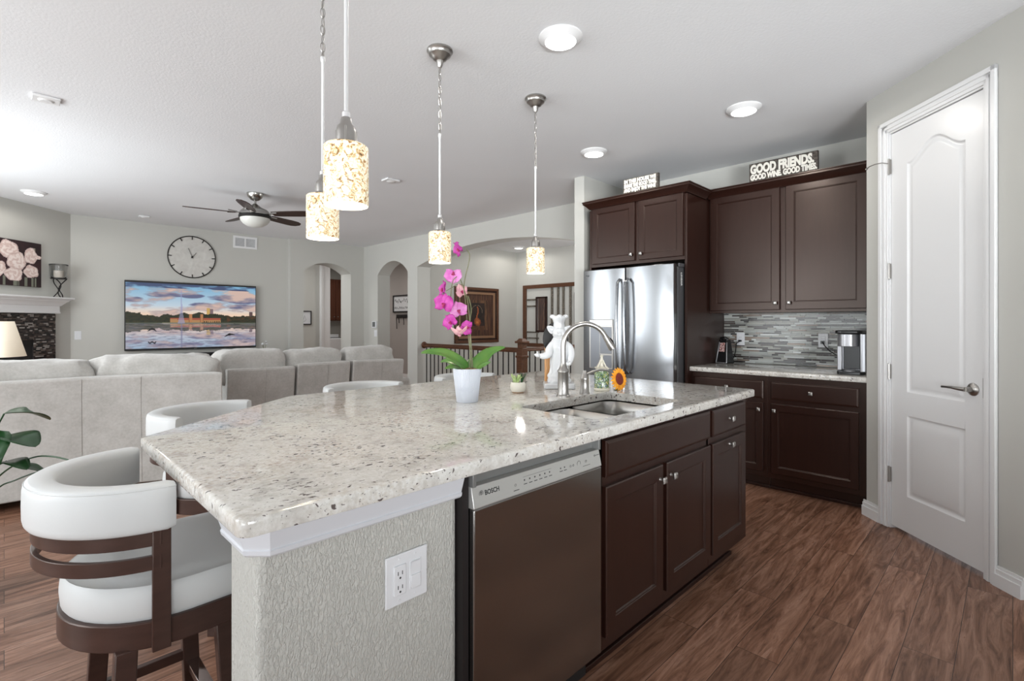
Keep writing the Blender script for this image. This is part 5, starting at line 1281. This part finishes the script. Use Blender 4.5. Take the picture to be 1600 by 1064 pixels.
o = mb.build('chalkboard', M_blackm, t)
mb = MB(); mb.box(-.01, .01, .043, .052, .03, .20); mb.build('board_support', M_black, t)
t = MB().box(-.060, -.022, .0, .016, .0, .236).build('wooden_board', M_wood_l, None, .003); t.location = (2.185 - .0, 1.80 + .0, .9148); t.rotation_euler = (0, 0, VR); t.location = t.location + Vector((math.cos(VR) * -.015 - math.sin(VR) * .076, math.sin(VR) * -.015 + math.cos(VR) * .076, 0))
tag(t, 'light wooden board standing behind the white chef figurine', 'board')

# floral jar and sunflower
t = thing('floral_jar', 'small green floral-patterned jar with ivory tripod ornament on the lid', 'jar', (2.262, 1.567, .9145), VR)
MB().lathe([(0, .0), (.040, 0), (.042, .004), (.042, .012), (.040, .015)], n=36, caps=False).build('base_rim', M_cream, t)
MB().lathe([(.0395, .012), (.0395, .105), (.036, .112), (0, .112)], n=40, caps=False).build('jar_body', M_mosaicjar, t)
for a in (40, 130, 220, 310):
    q = math.radians(a); MB().tube(smoothpts([(0, 0, .175), (.012 * math.cos(q), .012 * math.sin(q), .155), (.030 * math.cos(q), .030 * math.sin(q), .128), (.042 * math.cos(q), .042 * math.sin(q), .118), (.046 * math.cos(q), .046 * math.sin(q), .124)], 4), .0035, 8).build('ornament_leg', M_cream, t)
MB().lathe([(0, .112), (.028, .112), (.024, .122), (.010, .13), (.008, .15), (.013, .158), (.008, .166), (.006, .178), (.009, .185), (0, .192)], n=20, caps=False).build('lid_finial', M_cream, t)
t = thing('artificial_sunflower', 'orange sunflower with dark red centre standing by the floral jar', 'flower', (2.325, 1.50, .9145), VR)
B = Matrix.Translation((0, -.0, .060)) @ Vector((.62, -.78, .12)).normalized().to_track_quat('Z', 'Y').to_matrix().to_4x4() @ Matrix.Rotation(.35, 4, 'Z')
mb = MB(); mb.M = B @ Matrix.Scale(1.0, 4); mb.ell((0, 0, .004), (.030, .034, .008), 28, 10, 1, .1, 2); mb.build('flower_centre', M_sunc, t)
for k in range(20):
    a = k * 2 * PI / 20; mb = MB(); mb.M = B @ Matrix.Rotation(a, 4, 'Z'); leafsurf(mb, [(.024, 0, 0), (.045, 0, .002), (.064, 0, -.002)], .020, .15, 6, 4); mb.build('petal', M_sunp, t, fixn=False, solid=.0012, smooth=80)
MB().tube([(-.004, .01, .055), (-.008, .016, .03), (-.006, .012, .0)], .004, 8).build('stalk', M_stem, t); MB().lathe([(0, 0), (.018, 0), (.018, .003), (0, .004)], (-.006, .012, 0), 18, False).build('stalk_foot', M_stem, t)

# leafy plant at the lower left
t = thing('leafy_houseplant', 'dark green broad-leaved houseplant at the left edge in front of the sofa', 'potted plant', (-.19, 3.40, 0), VR)
MB().lathe([(0, 0), (.11, 0), (.145, .24), (.15, .26), (.135, .26), (.13, .23), (0, .23)], n=36, caps=False).build('pot', M_pot, t)
MB().lathe([(0, .232), (.128, .232)], n=30, caps=False).build('soil', M_soil, t)
q_ = .00292
def L3(x, y, d=0): return ((x + 88) * q_, d, 1.275 - (y - 505) * q_)
for base, tip, mid_, w_ in ((L3(8, 666, -.05), L3(20, 738, -.18), L3(15, 700, -.15), .125), (L3(12, 676, 0), L3(72, 690, -.06), L3(42, 678, -.04), .085),
                            (L3(25, 712, -.05), L3(66, 722, -.08), L3(46, 712, -.07), .055), (L3(30, 722, -.02), L3(66, 742, .03), L3(50, 728, 0), .05),
                            (L3(-5, 742, -.1), L3(8, 732, -.16), L3(2, 734, -.13), .05), (L3(-6, 752, -.1), L3(32, 790, -.12), L3(14, 764, -.12), .06),
                            (L3(-4, 784, -.12), L3(28, 806, -.14), L3(16, 783, -.13), .035), (L3(-8, 660, 0), L3(-40, 690, -.15), L3(-26, 664, -.1), .12),
                            (L3(-60, 640, 0), L3(-110, 690, -.05), L3(-85, 645, 0), .12), (L3(-30, 650, .1), L3(6, 668, .22), L3(-8, 652, .15), .11), (L3(-70, 700, -.05), L3(-120, 740, -.1), L3(-95, 705, -.08), .11)):
    leafsurf(MB(), [base, mid_, tip], w_ * 1.75, .08, 12, 6, .75).build('leaf', M_leafd, t, smooth=80, fixn=False, solid=.0012)
O = (0, 0, .24)
for pts in ([O, L3(-40, 760), L3(-10, 700), L3(8, 672, -.05)], [O, L3(-38, 765, .03), L3(-8, 710, .02), L3(12, 676)], [O, L3(-30, 770, -.03), L3(5, 725, -.05), L3(25, 712, -.05)],
            [O, L3(-20, 760), L3(20, 725, -.02), L3(60, 708, -.03), L3(88, 707, -.03), L3(112, 712, -.03)], [O, L3(-30, 780, -.05), L3(-15, 755, -.1), L3(-5, 742, -.1)],
            [O, L3(-30, 790, -.05), L3(-6, 752, -.1)], [O, L3(-40, 800, -.05), L3(-15, 790, -.1), L3(-4, 784, -.12)], [O, L3(-50, 720), L3(-8, 660)], [O, L3(-60, 720), L3(-60, 640)], [O, L3(-50, 720, .05), L3(-30, 650, .1)], [O, L3(-70, 760, -.03), L3(-70, 700, -.05)],
            [O, L3(-20, 768, .02), L3(15, 748, .02), L3(50, 735, .02), L3(66, 733, .02)]):
    MB().tube(smoothpts(pts, 5), .0035, 7).build('stem', M_stem2 if False else M_leafd, t)
